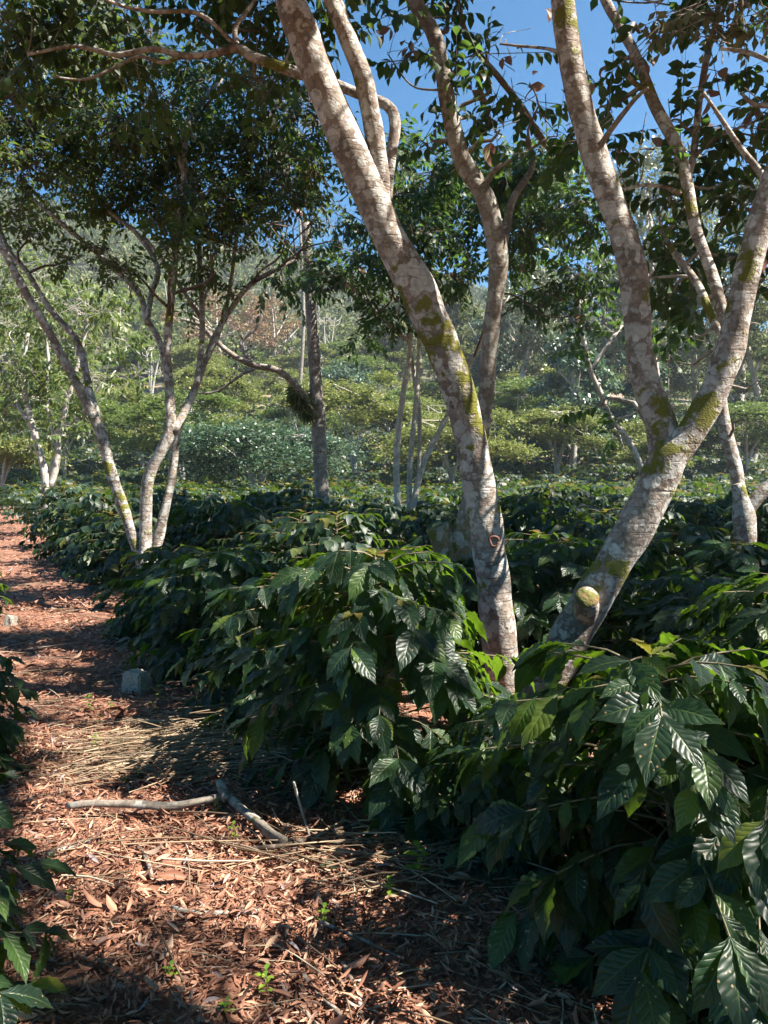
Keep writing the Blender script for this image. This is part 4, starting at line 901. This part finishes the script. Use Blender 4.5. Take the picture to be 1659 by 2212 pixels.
fallen('fallen_stick', 'short thick pale stick lying in the sunny litter at the lower middle', [(370, 1960, 8), (430, 1972, 10), (560, 1968, 11)], M['bark_grey'], group='sticks on the path')
fallen('fallen_stick', 'curved thin stick left of the sunny litter patch', [(290, 1820, 6), (315, 1850, 8), (328, 1895, 8)], M['bark_dark'], group='sticks on the path')
fallen('fallen_stick', 'thin brown stick slanting down from the middle of the litter to the lower right', [(690, 1990, 9), (760, 2020, 9), (870, 2070, 8)], M['bark_dark'], group='sticks on the path')
fallen('fallen_stick', 'dark bent stick at the bottom edge of the litter', [(650, 2100, 10), (690, 2150, 10), (740, 2195, 12)], M['bark_dark'], group='sticks on the path')
fallen('fallen_stick', 'forked pale stick at the bottom edge right of the dark bent stick', [(740, 2080, 9), (770, 2140, 11), (785, 2200, 12)], M['bark_grey'], group='sticks on the path')
fallen('fallen_stick', 'long grey stick at the far edge of the shaded gap below the middle bush', [(760, 1848, 6), (900, 1838, 6), (1000, 1842, 5)], M['bark_grey'], group='sticks on the path')
fallen('fallen_stick', 'long dark stick behind the sunlit heap of twigs', [(120, 1625, 6), (330, 1615, 7), (470, 1600, 6)], M['bark_dark'], group='sticks on the path')
fallen('fallen_stick', 'thin pale stick propped upright in the litter under the left edge of the middle bush', [(668, 1805, 6, .02), (655, 1760, 5, .1), (640, 1710, 5, .2), (635, 1690, 4, .26)], M['bark_grey'], group='sticks on the path')

# ------------------------------------------------------------------ stones
import bmesh
def stone(px, py, wpx, hh, label, seed, dep=.8):
    c = G(px, py); s = wpx / F * c[1]; g = np.random.default_rng(seed)
    bm = bmesh.new(); bmesh.ops.create_cube(bm, size=1)
    for v in bm.verts:
        if v.co.z > 0: v.co.x *= .82; v.co.y *= .8
        if v.co.x > 0 and v.co.z > 0: v.co.z -= .1
        v.co += Vector(g.normal(size=3) * .1)
    bmesh.ops.bevel(bm, geom=bm.edges[:], offset=.07, segments=2, affect='EDGES')
    bmesh.ops.subdivide_edges(bm, edges=bm.edges[:], cuts=2, use_grid_fill=True)
    for v in bm.verts:
        q = v.co; n_ = .018 * math.sin(q.x * 13 + seed) * math.sin(q.y * 11) + .015 * math.sin(q.z * 19 + q.x * 9); v.co += v.normal * n_ + Vector(g.normal(size=3) * .006)
        v.co.z = (v.co.z + .34) * hh; v.co.x *= 1; v.co.y *= dep
    me = bpy.data.meshes.new('stone_block'); bm.to_mesh(me); bm.free()
    o = obj('stone_block', me, M['stone']); o.location = (c[0], c[1] + s * .3, 0); o.scale = (s, s, s); o.rotation_euler.z = -.25
    tag(o, label, 'stone')
stone(288, 1492, 52, 1.0, 'squarish grey stone block lying on the path in front of the coffee row', 3)
stone(20, 1352, 26, 1.1, 'small pale stone at the left edge of the path', 5)
stone(618, 1325, 24, 1.2, 'grey stone half hidden under the dark coffee bush', 6)

# ------------------------------------------------------------------ seedlings
sg = leaf_tpl(2, 4, .5, .2, .3, 0, 'tip')
def seedling(px, py, h, label, n_=4, mt=None, L=.035, group='green seedlings in the litter'):
    c = G(px, py); c[2] = float(gz(c[0], c[1])); g = rng
    root = empty('seedling', c, label, 'seedling', group)
    st = MB(); tube(st, [(*c, .0018), (*(c + np.array([.004, 0, h * .5])), .0015), (*(c + np.array([0, 0, h])), .001)], 5, .02); st.build('stem', M['cstem'], root, c)
    lb_ = MB(); k = n_ * 2; t = np.repeat(np.linspace(.35, 1, n_), 2); a_ = np.repeat(np.arange(n_) * 1.57, 2) + np.tile([0, math.pi], n_) + g.normal(size=k) * .2
    scatter(lb_, sg, c + np.stack([0 * t, 0 * t, t * h], -1), np.stack([np.cos(a_), np.sin(a_), np.full(k, .45)], -1), np.tile([0, 0, 1.], (k, 1)) + g.normal(size=(k, 3)) * .1, L * g.uniform(.7, 1.2, k))
    lb_.build('leaves', mt or M['seedling'], root, c)
for (px, py, h, L, lb_) in ((192, 1545, .12, .045, 'taller green seedling by the left coffee leaves in front of the stone'), (215, 1570, .08, .035, 'green seedling just right of the taller one by the stone'), (210, 1625, .09, .04, 'bright seedling at the left end of the twig heap'),
        (262, 1635, .05, .035, 'tiny yellow-green seedling in front of the twig heap'), (238, 1540, .07, .03, 'small seedling between the stone and the left edge'), (345, 1520, .12, .045, 'shaded dark seedling below the grey stone'), (330, 1545, .09, .04, 'second shaded seedling below the grey stone'),
        (440, 1678, .06, .04, 'bright green seedling above the fallen branch'), (522, 1675, .06, .035, 'seedling right of the twig heap'), (300, 1700, .06, .03, 'seedling just above the left arm of the fallen branch'), (268, 1710, .06, .03, 'seedling near the left end of the fallen branch'),
        (505, 1830, .08, .03, 'seedling just below the bend of the fallen branch'), (470, 1780, .07, .03, 'seedling under the fallen branch elbow'), (905, 1905, .14, .06, 'lone leafy seedling on the dark ground between the bushes'), (840, 1945, .08, .035, 'small seedling on the dark ground left of the corner bush'),
        (575, 2160, .1, .035, 'yellow-green seedling at the bottom edge in the sun'), (700, 2000, .07, .03, 'small seedling in the middle of the sunny litter'), (155, 1950, .05, .03, 'small seedling in the left litter'), (370, 2120, .04, .03, 'tiny pale seedling at the bottom left'), (110, 1890, .06, .035, 'seedling near the lower left coffee leaves'), (490, 2190, .05, .03, 'tiny seedling cut by the bottom edge')):
    seedling(px, py, h, lb_, L=L)
# single fresh or yellow leaves dropped on the ground
def loose_leaf(px, py, L, ang, mt, label):
    c = G(px, py); mb = MB(); scatter(mb, hi, np.array([[0, 0, .03]]), np.array([[math.cos(ang), math.sin(ang), .05]]), np.array([[.1, -.3, 1.]]), np.array([L]))
    o = mb.build('fallen_leaf', mt); o.location = c; tag(o, label, 'leaf', 'fallen leaves that stand out of the litter')
loose_leaf(690, 1885, .1, .1, M['coffee'], 'glossy green leaf lying on the litter below the middle bush')
loose_leaf(380, 1598, .06, 1.2, M['yellow'], 'yellow leaf lying on the sunlit heap of twigs')
loose_leaf(1180, 1955, .06, .8, M['yellow'], 'yellow leaf caught under the corner bush')
loose_leaf(70, 1930, .14, .2, M['litter'], 'large curled brown leaf at the lower left')
loose_leaf(60, 2150, .13, .1, M['yellow'], 'long pale leaf at the bottom left corner')

# ------------------------------------------------------------------ haze
hb = MB(); x0, x1, y0, y1, z0, z1 = -445, 445, -40, 485, -26, 106
Vb = np.array([[x, y, z] for z in (z0, z1) for y in (y0, y1) for x in (x0, x1)], float)
hb.add(Vb, np.array([[0, 2, 3, 1], [4, 5, 7, 6], [0, 1, 5, 4], [2, 6, 7, 3], [0, 4, 6, 2], [1, 3, 7, 5]]))
m = bpy.data.materials.new('haze'); m.use_nodes = True; n = m.node_tree.nodes; n.remove(n['Principled BSDF'])
pv = n.new('ShaderNodeVolumePrincipled'); pv.inputs['Density'].default_value = .0007; pv.inputs['Color'].default_value = (.8, .88, 1, 1); pv.inputs['Anisotropy'].default_value = .3
m.node_tree.links.new(pv.outputs[0], n['Material Output'].inputs['Volume'])
ho = hb.build('haze', m, smooth=False); tag(ho, kind='stuff'); ho.display_type = 'WIRE'
print('objects', len(bpy.data.objects), 'faces', sum(len(o.data.polygons) for o in bpy.data.objects if o.type == 'MESH'))
